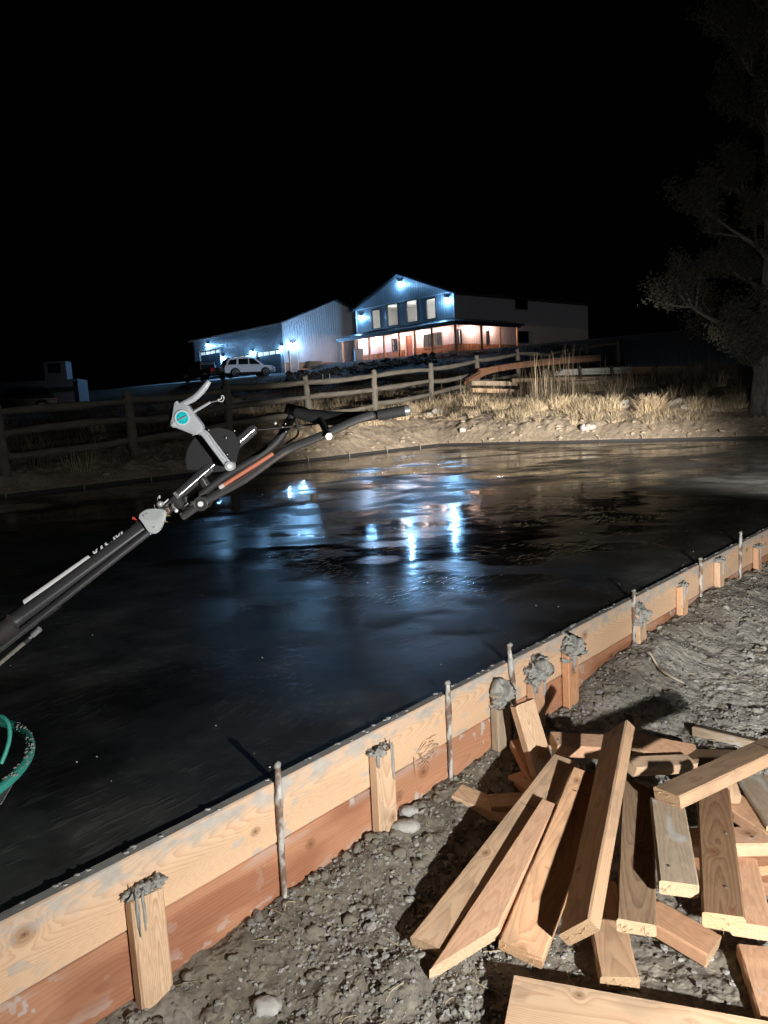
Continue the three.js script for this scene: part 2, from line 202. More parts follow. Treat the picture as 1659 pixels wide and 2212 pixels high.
// ------------------------------------------------------------------ the slab of fresh concrete
{
  const A = formXZ(-7, 0), B = [NR[0], -NR[1]], Cn = [FC[0], -FC[1]], Dn = [FC[0] - EL[0] * 27, -(FC[1] - EL[1] * 27)], nu = 560, nv = 300, pos = [], uv = [], idx = [];
  const wave = (X, D) => { // long shallow trowel marks
    let h = 0.0014 * (fbm(X * 0.7 + 4, D * 0.7, 3, 101) - 0.5) + 0.0006 * (fbm(X * 2.3, D * 2.3, 2, 102) - 0.5) + 0.00035 * (fbm(X * 3.4 + D, D * 6.5, 2, 104) - 0.5);
    for (let k = 0; k < 26; k++) { const cx = -7 + 16 * hash(k, 1, 9), cd = 3 + 16 * hash(k, 2, 9), r = Math.hypot(X - cx, D - cd), R = 0.9 + 1.8 * hash(k, 3, 9); if (r < R + 0.4 && r > R - 0.4) h += 0.00022 * Math.exp(-Math.pow((r - R) / 0.16, 2)) * (0.3 + 0.7 * noise(Math.atan2(X - cx, D - cd) * 2, k, 103)); }
    return h;
  };
  for (let j = 0; j <= nv; j++) for (let i = 0; i <= nu; i++) {
    const s = i / nu, t = j / nv, x = lerp(lerp(A[0], B[0], s), lerp(Dn[0], Cn[0], s), t), z = lerp(lerp(A[1], B[1], s), lerp(Dn[1], Cn[1], s), t);
    const edge = Math.min(t, 1 - t) * 12;
    pos.push(x, wave(x, -z) - 0.004 * Math.exp(-edge * edge * 60), z); uv.push((x + 13) / 27, (-z + 5) / 27);
  }
  for (let j = 0; j < nv; j++) for (let i = 0; i < nu; i++) { const a = j * (nu + 1) + i, b = a + 1, c = a + nu + 1, d = c + 1; idx.push(a, b, c, c, b, d); }
  const g = new THREE.BufferGeometry(); g.setAttribute('position', new THREE.Float32BufferAttribute(pos, 3)); g.setAttribute('uv', new THREE.Float32BufferAttribute(uv, 2)); g.setIndex(idx); g.computeVertexNormals();
  if (g.attributes.normal.getY(1000) < 0) { for (let i = 0; i < idx.length; i += 3) { const t = idx[i]; idx[i] = idx[i + 1]; idx[i + 1] = t; } g.setIndex(idx); g.computeVertexNormals(); }
  // one map over the whole pour: dull and scuffed near the camera and along the boards, wetter and smoother in the middle, with sweeping trowel passes
  const SZ = 1280, SPAN = 27, X0 = -13, D0 = -5, AR = [...Array(70).keys()].map((k) => [X0 + SPAN * hash(k, 5, 3), D0 + SPAN * hash(k, 6, 3), 0.8 + 2.2 * hash(k, 7, 3)]);
  const arcMap = new Float32Array(SZ * SZ);
  AR.forEach(([cx, cd, R], k) => { const n = Math.ceil((R + 0.3) / SPAN * SZ), ci = Math.round((cx - X0) / SPAN * SZ), cj = Math.round((cd - D0) / SPAN * SZ); for (let j = Math.max(0, cj - n); j < Math.min(SZ, cj + n); j++) for (let i = Math.max(0, ci - n); i < Math.min(SZ, ci + n); i++) { const dx = (i - ci) * SPAN / SZ, dd = (j - cj) * SPAN / SZ, r = Math.hypot(dx, dd) + 0.12 * (noise(dx * 1.3 + k, dd * 1.3, 113) - 0.5); if (Math.abs(r - R) < 0.2) { const m = Math.exp(-Math.pow((r - R) / 0.07, 2)) * sstep(0.45, 0.75, noise(Math.atan2(dx, dd) * 1.4, k, 111)) * (0.5 + 0.5 * noise(r * 40, k, 112)); if (m > arcMap[j * SZ + i]) arcMap[j * SZ + i] = m; } } });
  const place = (u, v) => [X0 + u * SPAN, D0 + v * SPAN], arcs = (u, v) => arcMap[Math.min(SZ - 1, Math.floor(v * SZ)) * SZ + Math.min(SZ - 1, Math.floor(u * SZ))];
  const dull = (X, D) => clamp(Math.max(sstep(6.2, 3.2, D + 0.35 * X + 1.2 * (noise(X * 0.6, D * 0.6, 115) - 0.5)), 0.85 * Math.exp(-Math.max(0, -fb(X, D)) / 0.9) * (0.6 + 0.6 * noise(X * 2, D * 2, 116))), 0, 1);
  const rough = texture(SZ, SZ, (u, v) => { const [X, D] = place(u, v), f = fbm(X * 0.55 + 3, D * 0.9, 4, 121), g = fbm(X * 2.6, D * 3.4, 3, 125); return clamp(0.05 + 0.22 * sstep(0.45, 0.6, f) + 0.14 * sstep(0.5, 0.66, g) + 0.16 * arcs(u, v) + 0.27 * dull(X, D), 0.045, 0.6); }, false, THREE.ClampToEdgeWrapping);
  // broad tone on the mesh; close scuffs, scratches and grit repeated every 2.3 m
  const col = [], uv1 = [], pp = g.attributes.position; for (let i = 0; i < pp.count; i++) { const X = pp.getX(i), D = -pp.getZ(i), f = fbm(X * 0.8, D * 0.8, 4, 131), m = fbm(X * 2.4, D * 2.4, 4, 133), d = dull(X, D), k = 0.3 + 0.5 * f + 0.5 * arcs((X - X0) / SPAN, (D - D0) / SPAN) * f + d * (0.25 + 1.5 * sstep(0.4, 0.7, 0.6 * f + 0.4 * m)); col.push(0.062 * k, 0.061 * k, 0.058 * k); uv1.push(X / 2.3, D / 2.3); }
  g.setAttribute('color', new THREE.Float32BufferAttribute(col, 3)); g.setAttribute('uv1', new THREE.Float32BufferAttribute(uv1, 2));
  const scratch = (u, v) => { let s = 0; for (const [a, b, c, d, k] of [[20, 40, 140, -80, 1], [40, -20, 60, 160, 2], [20, 20, -180, 160, 3]]) s = Math.max(s, sstep(0.74, 0.86, tnoise(a * u + b * v, c * u + d * v, 20, 240 + k)) * sstep(0.5, 0.7, tfbm(u, v, 5, 2, 250 + k))); return s; };
  const cm = texture(1024, 1024, (u, v) => { const f = tfbm(u, v, 9, 5, 231), h = tfbm(u, v, 60, 3, 236), sp = sstep(0.68, 0.76, h) * sstep(0.45, 0.6, f), k = 0.2 + 0.75 * f * f * 1.5 + 0.35 * (h - 0.5) + 0.35 * scratch(u, v) + 0.3 * sp; return [k, k, k * 0.98]; }); cm.channel = 1;
  const bump = texture(1024, 1024, (u, v) => 0.5 * tfbm(u, v, 14, 5, 141) + 0.25 * scratch(u, v) + 0.25 * tfbm(u, v, 5, 2, 144), false); bump.channel = 1;
  structure('wet_concrete_slab', g, new THREE.MeshPhysicalMaterial({ vertexColors: true, map: cm, roughnessMap: rough, roughness: 1, bumpMap: bump, bumpScale: 0.0028, ior: 1.5 }));
  // crumbs of mortar and grit left on the surface
  const gs = []; seed = 5; for (let i = 0; i < 60; i++) { const s = rr(-3, 6), b = -0.02 - 3.2 * rnd() * rnd(), [x, z] = formXZ(s, b), r = rr(0.001, 0.003) * (b > -0.1 ? 1.7 : 1); const q = lump(r, 1.3, 0.7, 1, 0.5, i, 1); q.translate(x, 0.001, z); gs.push(q); }
  tag(mesh('grit', merge(gs), std([0.5, 0.5, 0.47], 0.6)), 'pale specks of grit scattered on the wet slab', 'grit', null, 'stuff');
}

// ------------------------------------------------------------------ formwork along the near edge
{
  const over = (kind) => (c, x, q, face, y, z) => {
    const top = face === 1 ? 0 : face === 0 ? 0.092 - z : 0.3, n = fbm(x * 5, z * 16, 4, 150), drip = noise(x * 26, 3, 151), fine = fbm(x * 40, z * 60, 3, 152);
    if (kind === 'upper') { // mortar scraped down from the top edge in streaks, thinning out
      const reach = 0.02 + 0.075 * Math.pow(fbm(x * 2.3, 1, 3, 159), 1.6) + 0.035 * Math.pow(noise(x * 34, 2, 160), 2) + 0.012 * noise(x * 110, 4, 161);
      const film = sstep(reach, reach * 0.35, top) * (0.35 + 0.65 * sstep(0.35, 0.62, fbm(x * 22, z * 46, 3, 162)));
      const spots = 0.6 * sstep(0.66, 0.7, fbm(x * 18, z * 34, 3, 163)) * sstep(0.5, 0.62, fbm(x * 2.6, z * 5, 2, 164));
      const s = face === 1 ? 0.95 : Math.max(film * 0.82, spots);
      return c.map((a, k) => lerp(a, [0.36, 0.36, 0.335][k] * (0.75 + 0.4 * fine), clamp(s, 0, 0.95)));
    }
    let d = c.map((a, k) => lerp(a, a * [0.62, 0.5, 0.45][k], 0.8 * sstep(0.5, 0.7, fbm(x * 2.2 + 9, z * 7, 4, 155))));
    const sp = 0.8 * sstep(0.68, 0.72, fbm(x * 34, z * 26, 3, 156)) * sstep(0.42, 0.6, fbm(x * 3, z * 5, 3, 157)) + sstep(0.04, 0.005, Math.abs(z - 0.088)) * 0.3 * sstep(0.5, 0.65, n), low = 0.4 * sstep(-0.02, -0.08, z + 0.05 * (n - 0.5)) * sstep(0.56, 0.66, fbm(x * 20, z * 36, 4, 158));
    return d.map((a, k) => lerp(a, [0.44, 0.43, 0.4][k], clamp(sp + low, 0, 0.85)));
  };
  const kU = [], kL = []; seed = 77; for (let i = 0; i < 9; i++) { kU.push([rr(0.2, 3.8), rr(-0.06, 0.06), rr(0.01, 0.02)]); kL.push([rr(0.2, 3.8), rr(-0.06, 0.06), rr(0.012, 0.022)]); }
  const tu = woodTexture(2048, 256, 4, 0.184, 0.038, 11, [0.62, 0.42, 0.265], [0.46, 0.265, 0.145], { knots: kU, pith: 0.045, off: 0.03, ring: 0.0042, contrast: 0.8, over: over('upper') }), tl = woodTexture(2048, 256, 4, 0.184, 0.038, 13, ...RED, { knots: kL, pith: 0.02, off: -0.02, ring: 0.01, contrast: 0.7, over: over('lower') });
  const mu = [new THREE.MeshStandardMaterial({ map: tu, bumpMap: tu, bumpScale: 0.0008, roughness: 0.75 }), wood.fir[1]], ml = [new THREE.MeshStandardMaterial({ map: tl, bumpMap: tl, bumpScale: 0.0008, roughness: 0.7 }), wood.pink[1]];
  const runs = [[-5.6, 0.93, 'nearer'], [0.934, 5.0, 'middle'], [5.004, 12.2, 'farther']];
  for (const [s0, s1, which] of runs) for (const up of [true, false]) {
    const L = s1 - s0, g = board(L, 0.184, 0.038, { n: Math.ceil(L * 4), c: 0.004, texL: 4, texW: 0.444, u: s0 / 4 + (up ? 0.1 : 0.57), seed: 3, jag: 0 });
    const m = mesh('form_board', g, up ? mu : ml), [x, z] = formXZ((s0 + s1) / 2, 0.021);
    const X = V(-DIR[0], 0, DIR[1]), Y = V(OUT[0], 0, -OUT[1]); // y points out of the slab, z = X x Y points up
    m.quaternion.setFromRotationMatrix(new THREE.Matrix4().makeBasis(X, Y, X.clone().cross(Y))); m.position.set(x, up ? -0.0875 : -0.275, z); if (!up) m.position.add(V(OUT[0], 0, -OUT[1]).multiplyScalar(-0.003));
    tag(m, { nearer: up ? 'yellow fir upper form board smeared with cement, nearest run beside the lumber pile' : 'reddish lower form board splashed with cement, nearest run beside the lumber pile', middle: up ? 'yellow upper form board of the middle run, with cement lumps on its stakes' : 'reddish lower form board of the middle run behind the lumber pile', farther: up ? 'upper form board of the farthest run at the edge of the picture' : 'lower form board of the farthest run at the edge of the picture' }[which], 'form board');
  }
  // lip of mortar along the top of the boards
  const gs = []; seed = 9; for (let i = 0; i < 150; i++) { const s = -1.8 + 7.5 * rnd(), [x, z] = formXZ(s, 0.004 + 0.03 * rnd() * rnd()); const q = lump(rr(0.002, 0.0055), 1.8, 0.5, 1.2, 0.5, i, 0); q.translate(x, 0.005, z); gs.push(q); }
  tag(mesh('mortar_crumbs', merge(gs), std([0.4, 0.4, 0.37], 0.85)), 'grey crumbs of mortar along the top of the form boards', 'mortar', null, 'stuff');
  // thin boards round the far edges
  const ft = std([0.016, 0.015, 0.014], 0.7);
  for (const [a, b, label] of [[[FC[0] - EL[0] * 27, FC[1] - EL[1] * 27], FC, 'dark form board along the far left edge of the slab'], [FC, NR, 'dark form board along the far edge of the slab below the dirt bank']]) { const pa = V(a[0], -0.075, -a[1]), pb = V(b[0], -0.075, -b[1]), m = mesh('form_board', board(pa.distanceTo(pb), 0.25, 0.038, { n: 20, jag: 0 }), [ft, ft]); orient(m, pa.clone().add(pb).multiplyScalar(0.5), pb.clone().sub(pa), V(0, 1, 0), Math.PI / 2); tag(m, label, 'form board'); }
}
// mortar material, lumps of mortar on the stakes
const mortarBump = texture(256, 256, (u, v) => tfbm(u, v, 8, 5, 161), false);
const mortar = std([0.27, 0.265, 0.24], 0.9, 0, { bumpMap: mortarBump, bumpScale: 0.012 });
// wooden stakes: [place along the form, top, bottom, width, wood, lean, lump size, label]
{
  const rows = [
    [-1.02, -0.085, -0.6, 'firB', 0.0, 0.62, 'broad near wooden stake with a crumbled mortar cap, nearest the camera'],
    [-0.15, -0.058, -0.6, 'fir', 0.03, 0.3, 'wooden stake with a nail hole and gritty top between the two nearest steel rods'],
    [0.55, -0.085, -0.6, 'grey', 0.02, 1.15, 'wooden stake under the biggest lump of mortar, in the shadow of the lumber pile'],
    [0.82, -0.06, -0.6, 'pink', 0.02, 1.0, 'pinkish wooden stake behind the leaning knotted board, mortar run down its top'],
    [1.12, -0.05, -0.6, 'pinkwarm', 0.0, 1.05, 'tall pinkish wooden stake under a rounded mortar lump, beyond the lumber pile'],
    [1.865, -0.075, -0.6, 'fir', 0.0, 0.95, 'wooden stake standing right beside a steel rod, with white streaks'],
    [2.44, -0.055, -0.6, 'firwarm', 0.0, 0.7, 'short wooden stake by the dirt mound, flat lump on top'],
    [3.055, -0.02, -0.6, 'firB', 0.0, 0.7, 'small splashed wooden stake before the last steel rod'],
    [3.84, -0.07, -0.6, 'pink', 0.0, 0.3, 'farthest wooden stake at the right edge of the picture'],
  ];
  rows.forEach(([s, y1, y0, w, lean, lumpK, label], i) => {
    const [x, z] = formXZ(s, 0.0615), g = thing('wooden_stake', [x, y0, z], 0, label, 'stake', null), L = y1 - y0;
    const m = mesh('shaft', board(L, 0.089, 0.038, { n: 8, c: 0.005, seed: i + 20, jag: 0.008, cutB: [(hash(i, 2, 2) - 0.5) * 0.3, (hash(i, 3, 2) - 0.5) * 0.15] }), wood[w], g);
    // x up, y outwards, z along the form
    const X = V(DIR[0] * lean * 0.4, 1, -DIR[1] * lean * 0.4).normalize(), Z0 = X.clone().cross(V(OUT[0], 0, -OUT[1])).normalize(), Y = Z0.clone().cross(X); m.quaternion.setFromRotationMatrix(new THREE.Matrix4().makeBasis(X, Y, Z0)); m.position.copy(X).multiplyScalar(L / 2);
    const gs = [], heap = lumpK > 0.9; // heaps on the fully buried stakes, thin broken crusts on the others, and runs down the faces
    for (let k = 0; k < (heap ? 12 : 10); k++) {
      const big = k < (heap ? 2 : 0), r = big ? 0.046 * lumpK : (heap ? 0.02 : 0.0125) * (0.6 + hash(i, k, 4)), q = lump(r, 1.1, big ? 0.75 : 0.55, big ? 0.7 : 0.9, big ? 1.1 : 1.2, i * 13 + k, big ? 5 : 4, big ? 2.6 : 2.2), a = (hash(i, k, 6) - 0.5) * 0.09, o = (hash(i, k, 7) - 0.5) * 0.032, down = heap && !big ? hash(i, k, 9) * 0.06 : 0, outw = heap && !big ? 0.014 : 0;
      q.rotateY(-TH); q.translate(DIR[0] * a * (big ? 0.35 : 1) + OUT[0] * (o + outw), L + (big ? 0.008 : 0.004 + 0.006 * hash(i, k, 8)) - down, -DIR[1] * a * (big ? 0.35 : 1) - OUT[1] * (o + outw)); gs.push(q);
    }
    for (let k = 0; k < (lumpK > 0.9 ? 6 : 2); k++) { const len = 0.02 + 0.05 * hash(i, k, 14), q = lump(1, 0.006 + 0.008 * hash(i, k, 15), len, 0.004, 0.8, i * 7 + k + 90, 3, 2.4), a = (hash(i, k, 16) - 0.5) * 0.08; q.rotateY(-TH); q.translate(DIR[0] * a + OUT[0] * 0.019, L - len * 0.7, -DIR[1] * a - OUT[1] * 0.019); gs.push(q); }
    mesh('mortar_lump', merge(gs), mortar, g).userData.kind = 'stuff';
  });
}
// steel rods
{
  const rust = texture(256, 256, (u, v) => { const c = sstep(0.36, 0.52, tfbm(u, v, 6, 4, 171)), n = 0.7 + 0.6 * tfbm(u, v, 24, 3, 172); return [0, 1, 2].map((k) => lerp([0.16, 0.105, 0.075][k], [0.42, 0.41, 0.38][k], c) * n); });
  const mat = new THREE.MeshStandardMaterial({ map: rust, bumpMap: rust, bumpScale: 0.003, roughness: 0.7, metalness: 0.15 });
  const rows = [[-0.59, -0.57, 0.062, 'nearest steel rod, crusted with cement, standing between two wooden stakes'], [0.225, 0.238, 0.055, 'steel rod next to the splintered spot on the form board'], [0.66, 0.655, 0.085, 'crooked steel rod rising behind the biggest mortar lump'], [1.81, 1.822, 0.055, 'clean dark steel rod right beside a white streaked wooden stake'], [2.764, 2.763, 0.048, 'short steel rod sunk between two mortar smears past the dirt mound'], [3.485, 3.505, 0.09, 'tall farthest steel rod near the right edge of the picture']];
  rows.forEach(([sb, st, y, label], i) => {
    const [x, z] = formXZ(sb, 0.053), [x1, z1] = formXZ(st, 0.05), g = thing('steel_rod', [x, -0.6, z], 0, label, 'rod');
    const pts = []; for (let k = 0; k <= 8; k++) { const t = k / 8; pts.push(V(lerp(0, x1 - x, t) + (hash(k, i, 3) - 0.5) * (i === 2 && k > 5 ? 0.016 : 0.002), t * (y + 0.6), lerp(0, z1 - z, t) + (hash(k, i, 4) - 0.5) * 0.002)); }
    const q = taper(pts, [0.0085, 0.0085, 0.009, 0.0085, 0.0095, 0.0125, 0.0085], 12, 60), p = q.attributes.position; for (let k = 0; k < p.count; k++) { const m = 1 + 0.0; p.setXYZ(k, p.getX(k) + (hash(k, i, 11) - 0.5) * 0.0018, p.getY(k), p.getZ(k) + (hash(k, i, 12) - 0.5) * 0.0018); } const u = q.attributes.uv; for (let k = 0; k < u.count; k++) u.setXY(k, u.getX(k) * 2 + i * 0.3, u.getY(k) * 0.25); q.computeVertexNormals();
    mesh('shaft', q, mat, g);
    const cap = lump(0.0118, 1, 0.8, 1, 0.5, i + 40, 2); cap.translate(x1 - x, y + 0.6 - 0.004, z1 - z); mesh('cement_crust', cap, mortar, g);
  });
  // pins along the far forms
  const pin = std([0.2, 0.18, 0.16], 0.6, 0.3), proto = mesh('form_pin', new THREE.CylinderGeometry(0.011, 0.011, 0.5, 8), pin); let n = 0;
  const put = (X, D, up) => { const o = n++ ? proto.clone() : proto; if (o !== proto) { o.name = numbered('form_pin'); scene.add(o); } o.position.set(X, -0.25 + up, -D); o.rotation.z = (hash(n, 1, 1) - 0.5) * 0.12; tag(o, 'thin steel pin along the far edge of the slab below the bank', 'pin', 'steel pins along the far form'); };
  for (let k = 0; k < 9; k++) put(FC[0] - EL[0] * (0.8 + k * 1.25) + 0.03, FC[1] - EL[1] * (0.8 + k * 1.25), 0.08 + 0.06 * hash(k, 2, 2));
  for (let k = 0; k < 9; k++) put(FC[0] + ER[0] * (0.3 + k * 0.95), FC[1] + ER[1] * (0.3 + k * 0.95) + 0.03, 0.08 + 0.07 * hash(k, 3, 2));
}

// where a sight line meets the bank beyond the slab
function bankPoint(px, py) { const d = ray(px, py); for (let t = 9; t < 40; t += 0.05) { const p = EYE.clone().addScaledVector(d, t); if (p.y < groundHeight(p.x, -p.z)) return p; } return null; }
// ------------------------------------------------------------------ pile of lumber off-cuts
{
  // ends of the middle line of the upper face: [x, y on an enlargement of the photograph, height over the ground]
  const at = (zx, zy, h) => onY((960 + zx * 0.5787) * 0.8641, (1740 + zy * 0.5787) * 0.8641, -0.43 + h);
  const piece = (label, A, B, w, o = {}) => {
    const a = at(...A), b = at(...B), t = o.t || 0.042, W = o.w || 0.097, d = b.clone().sub(a), g = thing('lumber_offcut', [0, 0, 0], 0, label, 'lumber', null);
    const m = new THREE.Mesh(board(d.length(), W, t, { n: 10, c: 0.005, seed: piece.n = (piece.n || 60) + 1, jag: 0.006, u: o.u, v: o.v, cutA: o.cutA, cutB: o.cutB, bow: o.bow, crook: o.crook, taper: o.taper }), wood[w]);
    orient(g, a.clone().add(b).multiplyScalar(0.5), d, V(0, 1, 0), o.roll || 0);
    g.translateY(-t / 2); g.updateMatrixWorld(true); scene.remove(g);
    m.name = g.name; m.position.copy(g.position); m.quaternion.copy(g.quaternion); m.userData = g.userData; m.castShadow = m.receiveShadow = true; scene.add(m); m.updateMatrixWorld(true);
    if (o.nails) for (const [x, z] of o.nails) { const q = new THREE.CylinderGeometry(0.004, 0.004, 0.004, 10); q.translate(x, t / 2 + 0.0005, z); mesh('nail', q, nailMat, m); }
    if (o.print) { // faint grade stamp: rows of small ink dashes pressed on the face
      const gs = []; for (let k = 0; k < o.print[2]; k++) if (hash(k, 3, 3) > 0.15) { const q = new THREE.BoxGeometry(0.0016, 0.0006, 0.003 + 0.006 * hash(k, 8, 3)); q.translate(o.print[0] + (hash(k, 1, 1) - 0.5) * 0.003, t / 2 + 0.0002, o.print[1] + (k / o.print[2] - 0.5) * o.print[3]); gs.push(q); } mesh('ink_stamp', merge(gs), inkMat, m).userData.kind = 'stuff'; }
    if (o.slivers) { const gs = []; for (let k = 0; k < o.slivers; k++) { const s = o.sliverEnd || -1, q = new THREE.ConeGeometry(0.0016, 0.02 + 0.02 * hash(k, 1, piece.n), 4); q.rotateZ(s * -Math.PI / 2 + (hash(k, 2, piece.n) - 0.5) * 0.8); q.translate(s * (d.length() / 2 + 0.008), (hash(k, 3, piece.n) - 0.5) * t * 0.8, (hash(k, 4, piece.n) - 0.5) * W * 0.9); gs.push(q); } mesh('splinters', merge(gs), wood.fir[1], m).userData.kind = 'stuff'; }
    return m;
  };
  const nailMat = std([0.3, 0.3, 0.3], 0.4, 0.8), inkMat = std([0.03, 0.03, 0.035], 0.8);
  // lowest layer
  piece('pinkish off-cut flat on the dirt at the lower right corner of the pile', [1610, 1075, 0.045], [1720, 1400, 0.045], 'pink', { u: 0.2 });
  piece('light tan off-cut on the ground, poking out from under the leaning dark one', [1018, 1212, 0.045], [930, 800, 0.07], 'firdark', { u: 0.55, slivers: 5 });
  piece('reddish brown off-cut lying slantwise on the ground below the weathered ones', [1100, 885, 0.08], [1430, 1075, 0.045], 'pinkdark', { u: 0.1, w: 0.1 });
  piece('short pale off-cut with splintered end, nearest the steel rod', [315, 405, 0.11], [620, 525, 0.07], 'fir', { slivers: 9, u: 0.4 });
  piece('short block lying across the splintered off-cut', [455, 450, 0.1], [640, 440, 0.1], 'firdark', { u: 0.8 });
  piece('pink block end in the dark behind the leaning knotted board', [575, 330, 0.08], [760, 440, 0.07], 'pink', { u: 0.3 });
  piece('reddish strip half hidden behind the leaning knotted board', [578, 185, 0.17], [680, 400, 0.06], 'pinkwarm', { u: 0.6, t: 0.038, w: 0.06 });
  piece('grey off-cut in half shade at the upper right of the pile', [1352, 128, 0.06], [1720, 215, 0.06], 'grey', { u: 0.35, w: 0.1, roll: -0.3 });
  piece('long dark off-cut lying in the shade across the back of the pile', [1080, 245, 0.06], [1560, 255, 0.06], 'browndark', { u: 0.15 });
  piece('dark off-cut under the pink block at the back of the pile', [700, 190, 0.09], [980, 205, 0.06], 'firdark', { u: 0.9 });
  piece('wedge cut piece with whitish end at the back of the pile', [1085, 195, 0.14], [1360, 248, 0.05], 'pink', { u: 0.7, roll: 0.5, cutA: [0, 0.5] });
  piece('pale wedge with a bright edge below the back of the pile', [1065, 285, 0.14], [1330, 272, 0.08], 'firpale', { u: 0.5, w: 0.07, roll: 0.25 });
  piece('pinkish off-cut slanting down to the right edge under the top board', [1470, 420, 0.14], [1720, 590, 0.12], 'pink', { u: 0.05 });
  piece('grey board at the right edge behind the top board', [1590, 340, 0.16], [1740, 560, 0.14], 'grey', { u: 0.45, w: 0.12 });
  piece('dark red off-cut deep in the right side of the pile', [1500, 720, 0.05], [1740, 800, 0.05], 'pinkdark', { u: 0.75 });
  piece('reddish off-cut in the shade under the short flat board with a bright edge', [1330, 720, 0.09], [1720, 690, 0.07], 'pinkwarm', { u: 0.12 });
  // middle layer
  piece('short flat board with a bright front edge crossing behind the brown one', [1310, 605, 0.18], [1648, 598, 0.18], 'pinkpale', { u: 0.2, nails: [[0.07, 0.015]] });
  piece('grey pinkish off-cut with an orange block end near the lower right', [1590, 985, 0.12], [1530, 690, 0.14], 'pink', { u: 0.85, w: 0.1 });
  piece('small nub of light wood wedged under the top board', [1510, 425, 0.18], [1490, 370, 0.2], 'fir', { w: 0.05 });
  piece('pinkish block with a sawn end facing out, top of the back of the pile', [735, 182, 0.23], [985, 196, 0.2], 'pinkpale', { u: 0.6, t: 0.05, roll: 0.15, nails: [[-0.1, 0.01]] });
  piece('board with a ringed knot leaning up against the wooden stake', [612, 28, 0.35], [702, 330, 0.1], 'firB', { u: 0.12, roll: 0.12, slivers: 4 });
  piece('longest pale off-cut with an ink stamp, leftmost of the fan of boards', [180, 1062, 0.06], [785, 268, 0.24], 'fir', { u: 0.5, roll: 0.05, slivers: 5, print: [0.16, 0, 12, 0.06], cutA: [0, 0.1] });
  piece('greyish pink stake with an angled cut, second of the fan of boards', [350, 1085, 0.07], [712, 455, 0.215], 'pinkpale', { u: 0.75, w: 0.105, roll: 0.12, cutA: [0, 1.9], taper: [1, 0.45], slivers: 6, sliverEnd: 1 });
  piece('tan board with a dark knot and a black grade stamp, third of the fan', [590, 1095, 0.055], [893, 335, 0.26], 'firwarm', { u: 0.28, w: 0.122, roll: 0.2, print: [0.24, 0.005, 26, 0.075], slivers: 3 });
  piece('weathered grey board without knots, shorter, its rough sawn end toward the camera', [1275, 805, 0.24], [1222, 440, 0.27], 'grey', { u: 0.3, slivers: 4, nails: [[-0.13, -0.02]] });
  piece('weathered brown board with knots, its pale sawn end toward the camera', [1090, 975, 0.16], [1097, 375, 0.25], 'brown', { u: 0.02, cutB: [0, -0.7], slivers: 8 });
  piece('dark brown worn board with a pale sawn end, nearest the right edge', [1468, 945, 0.22], [1420, 390, 0.24], 'brownwarm', { u: 0.5, slivers: 3, nails: [[-0.2, 0.01], [0.05, 0.025]] });
  piece('board on edge, shaded brown face and bright narrow edge, rising highest of the pile', [815, 1000, 0.16], [995, 138, 0.36], 'firdark', { u: 0.62, w: 0.115, roll: -0.78, slivers: 3 });
  // topmost
  piece('tan board lying across the top of the pile towards the right edge', [1217, 412, 0.33], [1700, 190, 0.35], 'firdark', { u: 0.9, roll: -0.1, slivers: 3, print: [0.19, 0, 14, 0.07] });
  piece('long wide plank lying in front of the pile at the bottom of the picture', [540, 1335, 0.06], [1860, 1590, 0.06], 'fir', { u: 0.66, w: 0.184, roll: 0.12 });
}
